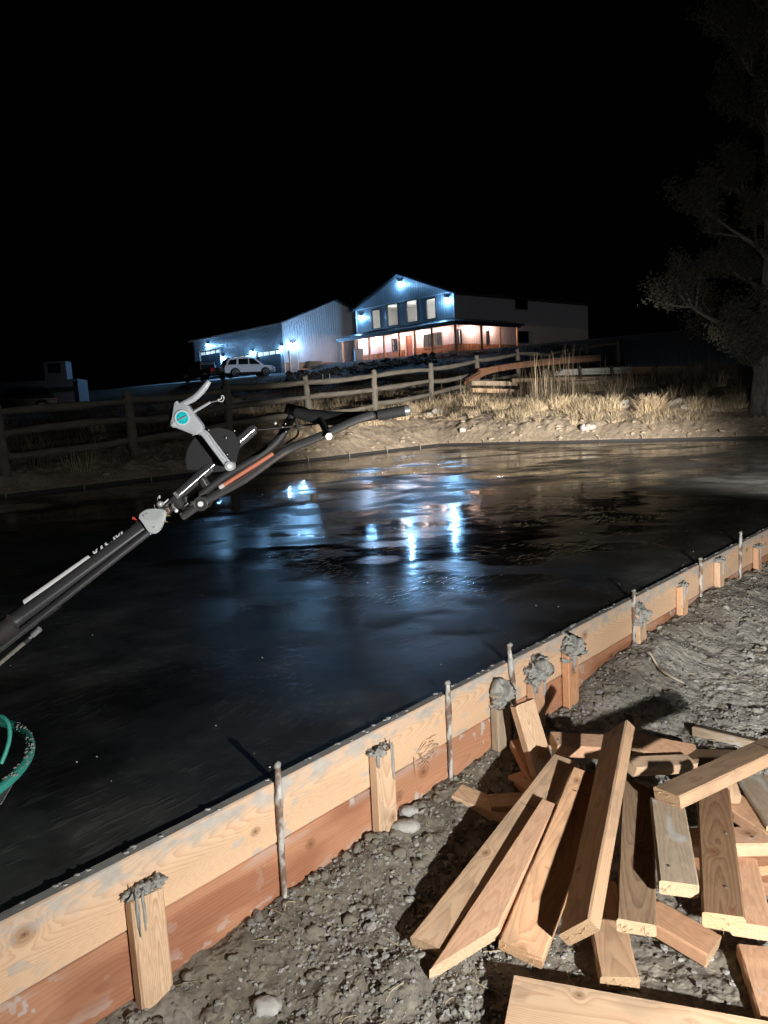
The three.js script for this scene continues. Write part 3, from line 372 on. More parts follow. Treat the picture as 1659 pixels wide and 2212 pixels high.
// ------------------------------------------------------------------ gravel, stones and straw on the near ground
{
  seed = 4242; const variants = [0, 1, 2].map((k) => (() => { const g = lump(1, 1.15, 0.5 + 0.1 * k, 0.85, 0.75, k + 70, 1).toNonIndexed(); g.computeVertexNormals(); return g; })());
  const mat = std([1, 1, 1], 0.92), M = new THREE.Matrix4(), Q = new THREE.Quaternion();
  variants.forEach((g, k) => {
    const N = 15000, im = new THREE.InstancedMesh(g, mat, N); im.name = numbered('gravel'); im.castShadow = im.receiveShadow = true;
    for (let i = 0; i < N;) {
      const D = 1.1 + 7.4 * Math.pow(rnd(), 1.4), X = rr(-1.2, 0.62 * D + 0.3), b = fb(X, D); if (b < 0.05) continue;
      const patch = fbm(X * 1.6 + 7, D * 1.6, 3, 91); if (patch < 0.34 + 0.3 * rnd()) { if (rnd() < 0.88) continue; }
      const r = 0.0014 + 0.0075 * Math.pow(rnd(), 5) + (rnd() < (D > 3 ? 0.022 : 0.008) ? rr(0.006, 0.016) : 0);
      M.compose(V(X, groundHeight(X, D) + r * 0.25, -D), Q.setFromEuler(new THREE.Euler(rr(-0.5, 0.5), rr(0, 6.3), rr(-0.5, 0.5))), V(r, r, r)); im.setMatrixAt(i, M);
      const c = rr(0.13, 0.29); im.setColorAt(i, C(c, c * rr(0.93, 0.99), c * rr(0.8, 0.92))); i++;
    }
    tag(im, ['small grey gravel strewn over the dirt beside the formwork', 'angular grey grit strewn over the dirt beside the formwork', 'flat pale chips strewn over the dirt beside the formwork'][k], 'gravel', null, 'stuff'); scene.add(im);
  });
  const clods = []; seed = 17; for (let i = 0; i < 420; i++) { const s = rr(-1.4, 4.4), b = 0.06 + 0.5 * rnd() * rnd(), [x, z] = formXZ(s, b), r = 0.004 + 0.014 * rnd() ** 2, q = lump(r, 1.2, 0.75, 1, 1.1, i, 2); q.translate(x, groundHeight(x, -z) + r * 0.2, z); clods.push(q); }
  tag(mesh('dirt_clods', merge(clods), std([0.15, 0.132, 0.102], 0.95, 0, { bumpMap: mortarBump, bumpScale: 0.006 })), 'crumbly brown clods heaped along the foot of the formwork', 'dirt', null, 'stuff');
  const big = [[880, 1840, 0.036, 'pale flat stone in the dirt just below the stake with the gritty top'], [885, 1812, 0.024, 'small stone half buried at the foot of the gritty topped stake'], [1381, 1455, 0.03, 'brownish stone at the foot of the clean steel rod'], [1000, 1912, 0.02, 'small round stone in the shadow beside the longest off-cut'], [575, 2180, 0.028, 'grey stone at the bottom edge below the nearest steel rod']];
  big.forEach(([px, py, r, label], i) => { const p = onY(px, py, -0.42), q = lump(r, 1.3, 0.7, 1, 0.45, i + 300, 3), m = mesh('stone', q, std([0.34, 0.33, 0.3], 0.85, 0, { bumpMap: mortarBump, bumpScale: 0.004 })); m.position.set(p.x, groundHeight(p.x, -p.z) + r * 0.35, p.z); tag(m, label, 'stone'); });
  const straw = []; seed = 23; for (let i = 0; i < 240; i++) { const D = 1.3 + 5 * rnd() * rnd(), X = rr(-0.6, 0.55 * D + 0.3); if (fb(X, D) < 0.08) continue; const a = rr(0, 6.28), l = rr(0.02, 0.09), y = groundHeight(X, D) + 0.006, c = rr(-0.01, 0.02); straw.push(tube([V(X, y, -D), V(X + Math.cos(a) * l * 0.5 + c, y + rr(0, 0.012), -D + Math.sin(a) * l * 0.5 + c), V(X + Math.cos(a) * l, y + rr(-0.003, 0.01), -D + Math.sin(a) * l)], rr(0.0006, 0.0014), 4, 5)); }
  tag(mesh('straw', merge(straw), std([0.42, 0.34, 0.2], 0.85)), 'bits of dry straw and splinters scattered on the dirt', 'straw', null, 'stuff');
  // splintered spot on the form board by the second rod
  const sp = []; for (let i = 0; i < 22; i++) { const s = 0.06 + 0.1 * hash(i, 1, 31), y = -0.12 - 0.09 * hash(i, 2, 31), l = 0.02 + 0.05 * hash(i, 3, 31), [x, z] = formXZ(s, 0.044), q = new THREE.ConeGeometry(0.002, l, 4); q.rotateZ(1.3 + hash(i, 4, 31) * 0.9); q.rotateY(TH); q.translate(x, y, z); sp.push(q); }
  for (const [s, y, a] of [[0.035, -0.2, 0.08], [0.085, -0.19, 0.6], [0.1, -0.195, 0.75]]) { const [x, z] = formXZ(s, 0.052), q = new THREE.ConeGeometry(0.0025, 0.09, 4); q.rotateZ(Math.PI + a); q.rotateY(TH); q.translate(x, y, z); sp.push(q); }
  tag(mesh('splinters', merge(sp), wood.fir[1]), 'splintered tear of pale slivers sticking out of the upper form board', 'splinters', null, 'stuff');
  // root lying on the dirt mound
  tag(mesh('root', taper([[1405, 1412], [1420, 1437], [1435, 1452], [1458, 1466], [1478, 1476]].map(([x, y], i) => onY(x, y, -0.3 + [0.08, 0.03, 0.03, 0.02, 0][i])), [0.004, 0.006, 0.007, 0.005, 0.002], 7, 20), std([0.42, 0.36, 0.26], 0.85)), 'pale crooked root lying on the dirt mound by the formwork', 'root');
}
// ------------------------------------------------------------------ walk-behind power trowel: guard ring on the slab, long handle rising to the right
{
  const S = (x, y, d) => P(x * 0.8641, y * 0.8641, d), g = thing('power_trowel', [-1.525, 0, -2.03], 0, 'walk-behind power trowel with a green guard ring, long black handle and grey lever', 'power trowel');
  const speck = texture(256, 256, (u, v) => { const s = sstep(0.6, 0.68, tfbm(u, v, 20, 3, 301)) * 0.5; return [1, 1, 1].map((x) => lerp(1, 0.65, s) * (0.85 + 0.3 * tfbm(u, v, 8, 4, 302))); });
  const grime = texture(256, 256, (u, v) => 0.22 + 0.3 * tfbm(u, v, 10, 4, 304), false);
  const black = new THREE.MeshPhysicalMaterial({ color: C(0.28, 0.28, 0.29), roughness: 0.2, metalness: 0.85, anisotropy: 0.92, anisotropyRotation: Math.PI / 2 }), matte = std([0.016, 0.016, 0.017], 0.6), rubber = std([0.02, 0.02, 0.021], 0.75, 0, { bumpMap: grime, bumpScale: 0.001 });
  const grey = new THREE.MeshPhysicalMaterial({ color: C(0.38, 0.4, 0.42), map: speck, roughness: 0.42, clearcoat: 0.25 }), zinc = std([0.5, 0.51, 0.5], 0.4, 0.55), white = std([0.7, 0.7, 0.68], 0.45), green = new THREE.MeshStandardMaterial({ color: C(0.05, 0.36, 0.28), map: speck, roughness: 0.5 }), red = std([0.55, 0.06, 0.04], 0.5), brass = std([0.55, 0.42, 0.16], 0.35, 0.7);
  const cyan = C(0.01, 0.52, 0.55), dz = 2.15;
  // ring, its arms, the rotor under it
  const ring = (y, R, r, a0 = 0, a1 = 6.2832, m = 64) => { const q = new THREE.TorusGeometry(R, r, 12, m, a1 - a0); q.rotateZ(a0); q.rotateX(-Math.PI / 2); q.translate(0, y, 0); return q; };
  mesh('guard_ring', ring(0.1, 0.458, 0.0145), green, g);
  mesh('guard_ring', ring(0.21, 0.28, 0.008), green, g); wpart(g, 'ring_stay', tube([[-30, 1560], [0, 1547], [17, 1562], [21, 1590], [14, 1620], [2, 1650]].map(([x, y], i) => P(x, y, 2.12 - 0.02 * i)), 0.0062, 10), green);
  for (let k = 0; k < 4; k++) { const a = -0.3 + k * Math.PI / 2; mesh('arm', rod(V(Math.cos(a) * 0.1, 0.2, -Math.sin(a) * 0.1), V(Math.cos(a) * 0.445, 0.102, -Math.sin(a) * 0.445), 0.017, 0.015), green, g); mesh('blade', rbox(0.36, 0.004, 0.14, 0.002, 0, 0, 0), zinc, g).position.set(Math.cos(a + 0.5) * 0.22, 0.012, -Math.sin(a + 0.5) * 0.22); g.children.at(-1).rotation.y = a + 0.5; }
  mesh('gearbox', new THREE.CylinderGeometry(0.09, 0.11, 0.2, 24).translate(0, 0.2, 0), matte, g); mesh('engine', rbox(0.3, 0.24, 0.28, 0.03, -0.06, 0.44, -0.02), matte, g); mesh('fuel_tank', rbox(0.24, 0.1, 0.16, 0.03, -0.06, 0.61, -0.06), red, g);
  // crust of cement flung on the ring
  const cr = []; for (let i = 0; i < 150; i++) { const far = i < 100, a = far ? -0.1 + 1.0 * hash(i, 1, 61) : -1.5 + 1.5 * hash(i, 1, 61), q = lump(0.0018 + 0.004 * hash(i, 2, 61) ** 2, 1, 0.8, 1, 0.5, i, 1), w = hash(i, 3, 61) * 2.2 + 0.5; q.translate(Math.cos(a) * (0.458 + Math.cos(w) * 0.014), 0.1 + Math.sin(w) * 0.014, -Math.sin(a) * (0.458 + Math.cos(w) * 0.014)); cr.push(q); }
  mesh('cement_crust', merge(cr), mortar, g).userData.kind = 'stuff';
  // handle: main tube, the thinner tube and rod under it
  const W = (n, geo, mat) => wpart(g, n, geo, mat);
  W('handle_tube', rod(S(-330, 1820, 2.06), S(400, 1287, dz), 0.0272, 0.0258, 28), black);
  W('brace_tube', rod(S(-330, 1880, 2.03), S(372, 1330, dz - 0.03), 0.0105, 0.0105, 14), black);
  W('collar', rod(S(96, 1528, 2.12), S(134, 1500, 2.123), 0.0295, 0.0295, 28), black);
  W('lift_rod', rod(S(-120, 1760, 2.06), S(66, 1602, 2.1), 0.0062, 0.0062, 12), std([0.2, 0.185, 0.15], 0.6)); W('adjusting_nut', rod(S(62, 1606, 2.095), S(74, 1596, 2.1), 0.0085, 0.0085, 6), matte); W('bolt_head', rod(S(82, 1588, 2.1), S(100, 1572, 2.1), 0.0088, 0.0088, 6), zinc); W('threaded_rod', rod(S(66, 1602, 2.1), S(86, 1585, 2.1), 0.005, 0.005, 10), zinc);
  { // white print on the upper side of the tube
    const cv = document.createElement('canvas'); cv.width = 1024; cv.height = 64; const x = cv.getContext('2d'); x.fillStyle = '#0b0b0c'; x.fillRect(0, 0, 1024, 64); x.fillStyle = '#ffffff';
    x.beginPath(); x.moveTo(8, 24); x.lineTo(624, 24); x.lineTo(640, 56); x.lineTo(8, 56); x.fill(); x.font = 'bold 78px sans-serif'; x.save(); x.translate(650, 54); x.transform(1.55, 0, -0.1, 1, 0, 0); x.fillText('VICM', 0, 0); x.restore(); x.fillStyle = '#0b0b0c'; x.fillRect(0, 0, 1024, 20);
    const t = new THREE.CanvasTexture(cv); t.colorSpace = THREE.SRGBColorSpace; t.flipY = true;
    const a = S(72, 1513, 2.118), b = S(340, 1327, 2.147), d = b.clone().sub(a), n = 14, m = 24, pos = [], uv = [], idx = [], ax = d.clone().normalize(), toEye = EYE.clone().sub(a).normalize(), up = toEye.clone().addScaledVector(ax, -toEye.dot(ax)).normalize(), side = ax.clone().cross(up).multiplyScalar(-1); if (side.y < 0) side.multiplyScalar(-1);
    for (let i = 0; i <= m; i++) for (let j = 0; j <= n; j++) { const w = lerp(0.22, 1.25, j / n), q = a.clone().addScaledVector(d, i / m).addScaledVector(up, Math.cos(w) * 0.0269).addScaledVector(side, Math.sin(w) * 0.0269); pos.push(q.x, q.y, q.z); uv.push(i / m, 1 - 0.0 - (1 - j / n)); }
    for (let i = 0; i < m; i++) for (let j = 0; j < n; j++) { const p = i * (n + 1) + j; idx.push(p, p + n + 1, p + 1, p + 1, p + n + 1, p + n + 2); }
    const q = new THREE.BufferGeometry(); q.setAttribute('position', new THREE.Float32BufferAttribute(pos, 3)); q.setAttribute('uv', new THREE.Float32BufferAttribute(uv, 2)); q.setIndex(idx); q.computeVertexNormals(); W('printed_sticker', q, new THREE.MeshStandardMaterial({ map: t, roughness: 0.45, side: THREE.DoubleSide }));
    W('faded_label', rod(S(-12, 1590, 2.062), S(34, 1556, 2.072), 0.0275, 0.0275, 24), std([0.04, 0.033, 0.033], 0.6));
  }
  // plates cut to an outline standing in the plane of the handle
  const plate = (pts, d, th, bev = 0.002) => { const q = pts.map(([x, y]) => S(x, y, d)), sh = new THREE.Shape(q.map((p) => new THREE.Vector2(p.x, p.y))), e = new THREE.ExtrudeGeometry(sh, { depth: th, bevelEnabled: true, bevelThickness: bev, bevelSize: bev, bevelSegments: 3, curveSegments: 10 }); e.translate(0, 0, -d - th); return e; };
  const round = (pts, k = 2) => { let q = pts; for (let n = 0; n < k; n++) q = q.flatMap((p, i) => { const r = q[(i + 1) % q.length]; return [[lerp(p[0], r[0], 0.25), lerp(p[1], r[1], 0.25)], [lerp(p[0], r[0], 0.75), lerp(p[1], r[1], 0.75)]]; }); return q; };
  const z5 = (x, y) => [320 + x / 6.9125, 1160 + y / 6.9125], z3 = (x, y) => [400 + x / 6.9125, 920 + y / 6.9125];
  const bracket = W('pivot_bracket', plate(round([[185, 900], [300, 800], [450, 785], [610, 800], [640, 860], [600, 990], [560, 1100], [500, 1185], [400, 1190], [340, 1130], [260, 1000]].map((p) => z5(...p)), 1), dz - 0.045, 0.012, 0.003), new THREE.MeshPhysicalMaterial({ color: C(0.42, 0.44, 0.44), map: speck, roughness: 0.5 }));
  for (const [x, y] of [[335, 858], [280, 892], [457, 1090]]) { const p = S(...z5(x, y), dz - 0.048); W('rivet', rod(p, p.clone().add(V(0, 0, 0.005)), 0.0024, 0.0018, 10), zinc); }
  const ball = (x, y, r, d, mat, n = 'knob') => { const q = new THREE.SphereGeometry(r, 20, 14), p = S(...z5(x, y), d); q.translate(p.x, p.y, p.z); W(n, q, mat); };
  ball(550, 690, 0.0095, dz - 0.03, zinc); W('pin', rod(S(...z5(550, 700), dz), S(...z5(520, 800), dz - 0.03), 0.004), zinc);
  W('spring_clip', tube([z5(320, 770), z5(390, 755), z5(465, 750), z5(450, 690), z5(500, 630), z5(540, 540), z5(552, 600)].map((p) => S(...p, dz - 0.01)), 0.0012, 6), zinc); W('spring_clip', tube([z5(605, 690), z5(650, 650), z5(695, 610)].map((p) => S(...p, dz - 0.02)), 0.0022, 6), white);
  W('spring_clip', tube([z5(650, 780), z5(690, 760), z5(710, 810), z5(690, 850), z5(660, 830)].map((p) => S(...p, dz - 0.03)), 0.0012, 6), std([0.4, 0.2, 0.17], 0.4, 0.4));
  W('cotter_pin', rod(S(...z5(640, 880), dz - 0.03), S(...z5(738, 895), dz - 0.03), 0.0026, 0.001, 8), brass); W('cotter_pin', rod(S(...z5(590, 975), dz - 0.03), S(...z5(690, 1005), dz - 0.03), 0.0026, 0.001, 8), brass);
  W('red_cap', rod(S(...z5(80, 930), dz - 0.01), S(...z5(170, 955), dz - 0.01), 0.0045, 0.0045, 8), red);
  W('hinge_block', rod(S(...z5(560, 860), dz), S(...z5(820, 640), dz), 0.019, 0.017, 18), black); W('clamp', rod(S(...z5(800, 560), dz), S(...z5(960, 790), dz), 0.019, 0.019, 22), rubber); W('clamp', rod(S(...z5(990, 560), dz), S(...z5(1010, 700), dz), 0.012, 0.012, 16), matte);
  W('hose_band', rod(S(...z5(930, 785), dz - 0.02), S(...z5(1050, 690), dz - 0.02), 0.0035, 0.0045, 8), white);
  W('nut', rod(S(...z5(800, 500), dz - 0.02), S(...z5(870, 575), dz - 0.025), 0.0052, 0.0058, 6), zinc); W('release_pin', rod(S(...z5(765, 725), dz - 0.03), S(...z5(832, 805), dz - 0.05), 0.0035, 0.005, 12), white); ball(832, 806, 0.0055, dz - 0.05, white, 'release_pin');
  { const p = S(...z5(1255, 690), dz - 0.05); W('bushing', rod(p.clone().add(V(0, 0, -0.07)), p, 0.019, 0.019, 28), rubber); W('washer', new THREE.TorusGeometry(0.0185, 0.0014, 8, 32).translate(p.x, p.y, p.z), std([0.1, 0.11, 0.1], 0.4, 0.4)); W('bolt_head', rod(p, p.clone().add(V(0, 0, 0.004)), 0.0078, 0.0072, 20), white); }
  // upper tilt tube, sector plate with teeth, grey lever
  W('tilt_tube', rod(S(442, 1240, dz), S(634, 1072, dz + 0.06), 0.0165, 0.0165, 26), black); W('tube_plug', rod(S(630, 1075, dz + 0.06), S(640, 1067, dz + 0.062), 0.013, 0.011, 20), rubber);
  W('stub', rod(S(505, 1196, dz), S(516, 1215, dz), 0.011, 0.013, 16), black);
  { const c = [543, 1150], R = 80, pts = []; for (let k = 0; k <= 80; k++) { const a = lerp(2.85, 5.25, k / 80), r = R * (k % 2 && k < 60 ? 0.95 : 1.0); pts.push([c[0] + Math.cos(a) * r, c[1] + Math.sin(a) * r]); } pts.push([600, 1110], [585, 1175], [535, 1180]); W('toothed_sector', plate(pts, dz + 0.015, 0.005, 0.0008), std([0.01, 0.01, 0.011], 0.75)); }
  for (const [x, y] of [[840, 1068], [1290, 1085], [570, 1160], [1165, 1490], [860, 1740], [890, 1775], [1140, 1205]]) { const p = S(...z3(x, y), dz + 0.005); W('screw', new THREE.SphereGeometry(0.0022, 10, 8).translate(p.x, p.y, p.z), zinc); }
  const dl = dz - 0.05, L3 = (x, y, d = dl) => S(...z3(x, y), d);
  W('lever_plate', plate(round([[272, 585], [330, 640], [460, 650], [530, 740], [560, 800], [640, 900], [735, 1030], [690, 1075], [615, 1140], [545, 1115], [300, 1015], [205, 1000], [205, 930], [232, 860], [250, 720]].map((p) => z3(...p)), 1), dl - 0.006, 0.022, 0.004), grey);
  W('pivot_boss', rod(L3(245, 965, dl - 0.008), L3(245, 965, dl - 0.014), 0.0055, 0.005, 18), grey); W('lever_rear', plate(round([[215, 700], [275, 585], [330, 640], [250, 800], [230, 1000], [170, 990], [175, 830]].map((p) => z3(...p)), 1), dl + 0.025, 0.014, 0.003), matte);
  W('lever_horn', taper([L3(355, 640), L3(480, 580), L3(600, 510), L3(710, 405), L3(790, 310), L3(850, 225)], [0.0078, 0.0086, 0.0092, 0.0096, 0.0088, 0.0062], 18, 40), grey);
  { const arm = [[655, 1080], [760, 1130], [880, 1280], [1040, 1490], [1190, 1690]]; W('lever_arm', taper(arm.map(([x, y]) => L3(x, y, dl + 0.004)), [0.0102, 0.0105, 0.0105, 0.0102, 0.0102], 14, 40), grey); for (const o of [[-34, 26], [38, -26]]) W('rib', taper(arm.map(([x, y]) => L3(x + o[0], y + o[1], dl - 0.004)), [0.002, 0.0035, 0.0035, 0.0035, 0.003], 8, 40), grey); const p = L3(1200, 1698, dl - 0.012); W('arm_boss', rod(p.clone().add(V(0, 0, -0.022)), p, 0.0136, 0.0128, 28), grey); W('arm_bolt', rod(p, p.clone().add(V(0, 0, 0.0025)), 0.0068, 0.006, 20), white); }
  { // round dial with a slot and lettering
    const cv = document.createElement('canvas'); cv.width = cv.height = 256; const x = cv.getContext('2d'); x.fillStyle = '#c3c9cc'; x.fillRect(0, 0, 256, 256); x.fillStyle = '#12bfc6'; x.beginPath(); x.arc(128, 128, 104, 0, 7); x.fill(); x.fillStyle = '#10303a'; x.font = 'bold 40px sans-serif'; x.textAlign = 'center';
    const arc = (s, a0, step, r, flip) => { [...s].forEach((ch, i) => { const a = a0 + i * step; x.save(); x.translate(128 + Math.cos(a) * r, 128 + Math.sin(a) * r); x.rotate(a + (flip ? -1.57 : 1.57)); x.fillText(ch, 0, flip ? 26 : 0); x.restore(); }); }; arc('QUICK', -2.75, 0.42, 66, false); arc('PITCH', 2.1, -0.42, 64, true);
    const t = new THREE.CanvasTexture(cv); t.colorSpace = THREE.SRGBColorSpace; const p = L3(384, 862, dl - 0.0152), q = new THREE.CircleGeometry(0.0205, 40); W('dial_rim', rod(p.clone().add(V(0, 0, -0.004)), p.clone().add(V(0, 0, -0.0008)), 0.0222, 0.0214, 40), grey); q.translate(p.x, p.y, p.z); W('dial', q, new THREE.MeshStandardMaterial({ map: t, roughness: 0.4 }));
    W('dial_slot', rod(L3(312, 900, dl - 0.0158), L3(458, 822, dl - 0.0158), 0.0028, 0.0028, 8), std([0.2, 0.24, 0.24], 0.5));
  }
  W('trigger_rod', taper([L3(555, 775, dl), L3(700, 690, dl), L3(868, 592, dl)], [0.0036, 0.0038, 0.0034], 12, 12), grey); W('trigger_link', rod(L3(868, 592, dl), L3(1010, 566, dl), 0.0018, 0.0018, 8), std([0.25, 0.25, 0.25], 0.5, 0.4));
  W('wire_hook', tube([[1000, 540], [1040, 545], [1062, 520], [1065, 480], [1090, 475], [1105, 530], [1080, 575], [1030, 575], [1000, 550]].map((p) => L3(...p)), 0.0011, 8, 50), white);
  // handlebars with grips
  W('handlebar', tube([[455, 1292], [517, 1250], [608, 1200], [696, 1138], [726, 1121], [812, 1086], [890, 1050], [934, 1036]].map(([x, y], i) => S(x, y, dz - 0.04 + i * 0.004)), 0.0118, 16, 80), black);
  { const a = S(540, 1226.5, dz - 0.055), b = S(690, 1135, dz - 0.038), n = []; W('orange_sticker', rod(S(562, 1217, dz - 0.0435), S(686, 1138, dz - 0.031), 0.0062, 0.0062, 16), std([0.4, 0.13, 0.075], 0.5)); W('white_sticker', rod(S(552, 1223.4, dz - 0.0445), S(563, 1216.5, dz - 0.0435), 0.0062, 0.0062, 16), std([0.5, 0.46, 0.43], 0.5)); for (const q of g.children.slice(-2)) q.position.add(V(-0.0026, 0.0056, 0.0032)); }
  const gripD = dz - 0.005; W('grip', rod(S(944, 1038.5, gripD), S(1014, 1026, gripD), 0.0152, 0.0152, 24), rubber); for (const k of [0.12, 0.32]) { const a = S(lerp(944, 1014, k), lerp(1038.5, 1026, k), gripD), b = S(lerp(944, 1014, k + 0.04), lerp(1038.5, 1026, k + 0.04), gripD); W('grip_ring', rod(a, b, 0.0163, 0.0163, 24), rubber); } W('grip_cap', rod(S(1012, 1026.5, gripD), S(1024, 1024.3, gripD), 0.0156, 0.0145, 24), new THREE.MeshStandardMaterial({ color: C(0.25, 0.26, 0.27), map: rust2(), roughness: 0.45, metalness: 0.5 }));
  W('handlebar', tube([[470, 1262], [560, 1192], [650, 1138], [695, 1100], [720, 1060], [735, 1032]].map(([x, y], i) => S(x, y, dz + 0.12 + i * 0.012)), 0.0135, 14, 60), matte); W('grip', rod(S(766, 1034, dz + 0.18), S(716, 1021, dz + 0.16), 0.0175, 0.0165, 20), rubber);
  W('control_housing', taper([S(735, 1030, dz + 0.1), S(790, 1042, dz + 0.08), S(850, 1046, dz + 0.05), S(948, 1037, dz)], [0.014, 0.021, 0.02, 0.012], 16, 24), matte); W('cross_tube', rod(S(800, 1045, dz + 0.07), S(822, 1090, dz - 0.04), 0.0105, 0.0105, 16), matte); W('tube_cap', rod(S(821, 1088, dz - 0.035), S(822.5, 1091, dz - 0.05), 0.0092, 0.0092, 20), zinc); W('cable', tube([[740, 1050], [745, 1085], [715, 1110], [690, 1140], [640, 1160]].map(([x, y]) => S(x, y, dz + 0.05)), 0.003, 8), rubber); W('control_rod', rod(S(644, 1075, dz + 0.05), S(790, 1060, dz + 0.08), 0.003, 0.003, 8), matte); ball3(688, 1058, 0.0052); ball3(714, 1060, 0.0022); ball3(707, 1068, 0.002); ball3(715, 1079, 0.0018);
  function ball3(x, y, r) { const p = S(x, y, dz + 0.03); W('bolt_head', new THREE.SphereGeometry(r, 14, 10).translate(p.x, p.y, p.z), zinc); }
  function rust2() { return texture(64, 64, (u, v) => { const k = 0.45 + 0.9 * tfbm(u, v, 4, 4, 310); return [k, k, k]; }); }
}
// ------------------------------------------------------------------ split rail fence along the top of the bank
{
  const bark = texture(512, 256, (u, v) => { const n = tfbm(u, v, 6, 5, 201), g = tnoise(u * 8, v * 64, 64, 203), k = 0.55 + 0.6 * n + 0.25 * (g - 0.5); return [0.13 * k, 0.118 * k, 0.095 * k]; });
  const mat = new THREE.MeshStandardMaterial({ map: bark, bumpMap: bark, bumpScale: 0.012, roughness: 0.9 });
  const fence = thing('rail_fence', onGround(1.6, 23.6).toArray(), 0, 'weathered grey split rail fence running up the bank toward the house', 'fence');
  const posts = [[-7.75, 9.6, 1.15], [-5.96, 12.2, 1.14], [-4.56, 14.3, 1.24], [-3.2, 16.5, 1.28], [-1.68, 18.8, 1.18], [-0.09, 21.2, 1.24], [1.62, 23.6, 1.22], [3.37, 26, 1.2], [5.16, 28.3, 1.2], [6.9, 30.5, 1.05], [8.87, 32.8, 1.2], [10.9, 35.2, 1.2]];
  const log = (pts, r, s) => { const g = taper(pts, [r * 0.85, r * 1.1, r * 1.05, r * 0.95, r * 0.8], 8, 14), p = g.attributes.position, u = g.attributes.uv; for (let i = 0; i < p.count; i++) { p.setXYZ(i, p.getX(i) + (hash(i % 9, i / 9 >> 1, s) - 0.5) * r * 0.3, p.getY(i) + (hash(i % 9, i / 9 >> 1, s + 1) - 0.5) * r * 0.3, p.getZ(i) + (hash(i % 9, i / 9 >> 1, s + 2) - 0.5) * r * 0.3); u.setXY(i, u.getX(i) * 2 + s * 0.31, u.getY(i)); } g.computeVertexNormals(); return g; };
  const tops = posts.map(([X, D, h], i) => {
    const y = groundHeight(X, D), lean = V((hash(i, 1, 5) - 0.72) * 0.09, 0, (hash(i, 2, 5) - 0.5) * 0.05), r = i === 9 ? 0.05 : 0.085, ps = [0, 0.25, 0.5, 0.75, 1].map((t) => V(X, y - 0.15 + t * (h + 0.15), -D).addScaledVector(lean, t * h));
    wpart(fence, 'post', log(ps, r, i * 7 + 1), mat); return { X, D, y, h, lean };
  });
  for (let i = 0; i + 1 < tops.length; i++) for (const [k, f] of [[0, 0.86], [1, 0.56], [2, 0.26]]) {
    const a = tops[i], b = tops[i + 1]; if (k && i > 7) continue;
    const pa = V(a.X, a.y + a.h * f + (hash(i, k, 8) - 0.5) * 0.06, -a.D).addScaledVector(a.lean, f), pb = V(b.X, b.y + b.h * f + (hash(i, k, 9) - 0.5) * 0.06, -b.D).addScaledVector(b.lean, f), d = pb.clone().sub(pa).normalize(); pa.addScaledVector(d, -0.1); pb.addScaledVector(d, 0.1);
    const sag = (hash(i, k, 10) - 0.65) * 0.14; wpart(fence, 'rail', log([0, 0.25, 0.5, 0.75, 1].map((t) => pa.clone().lerp(pb, t).add(V(0, sag * 4 * t * (1 - t), 0))), 0.062, i * 11 + k * 3 + 50), mat);
  }
}
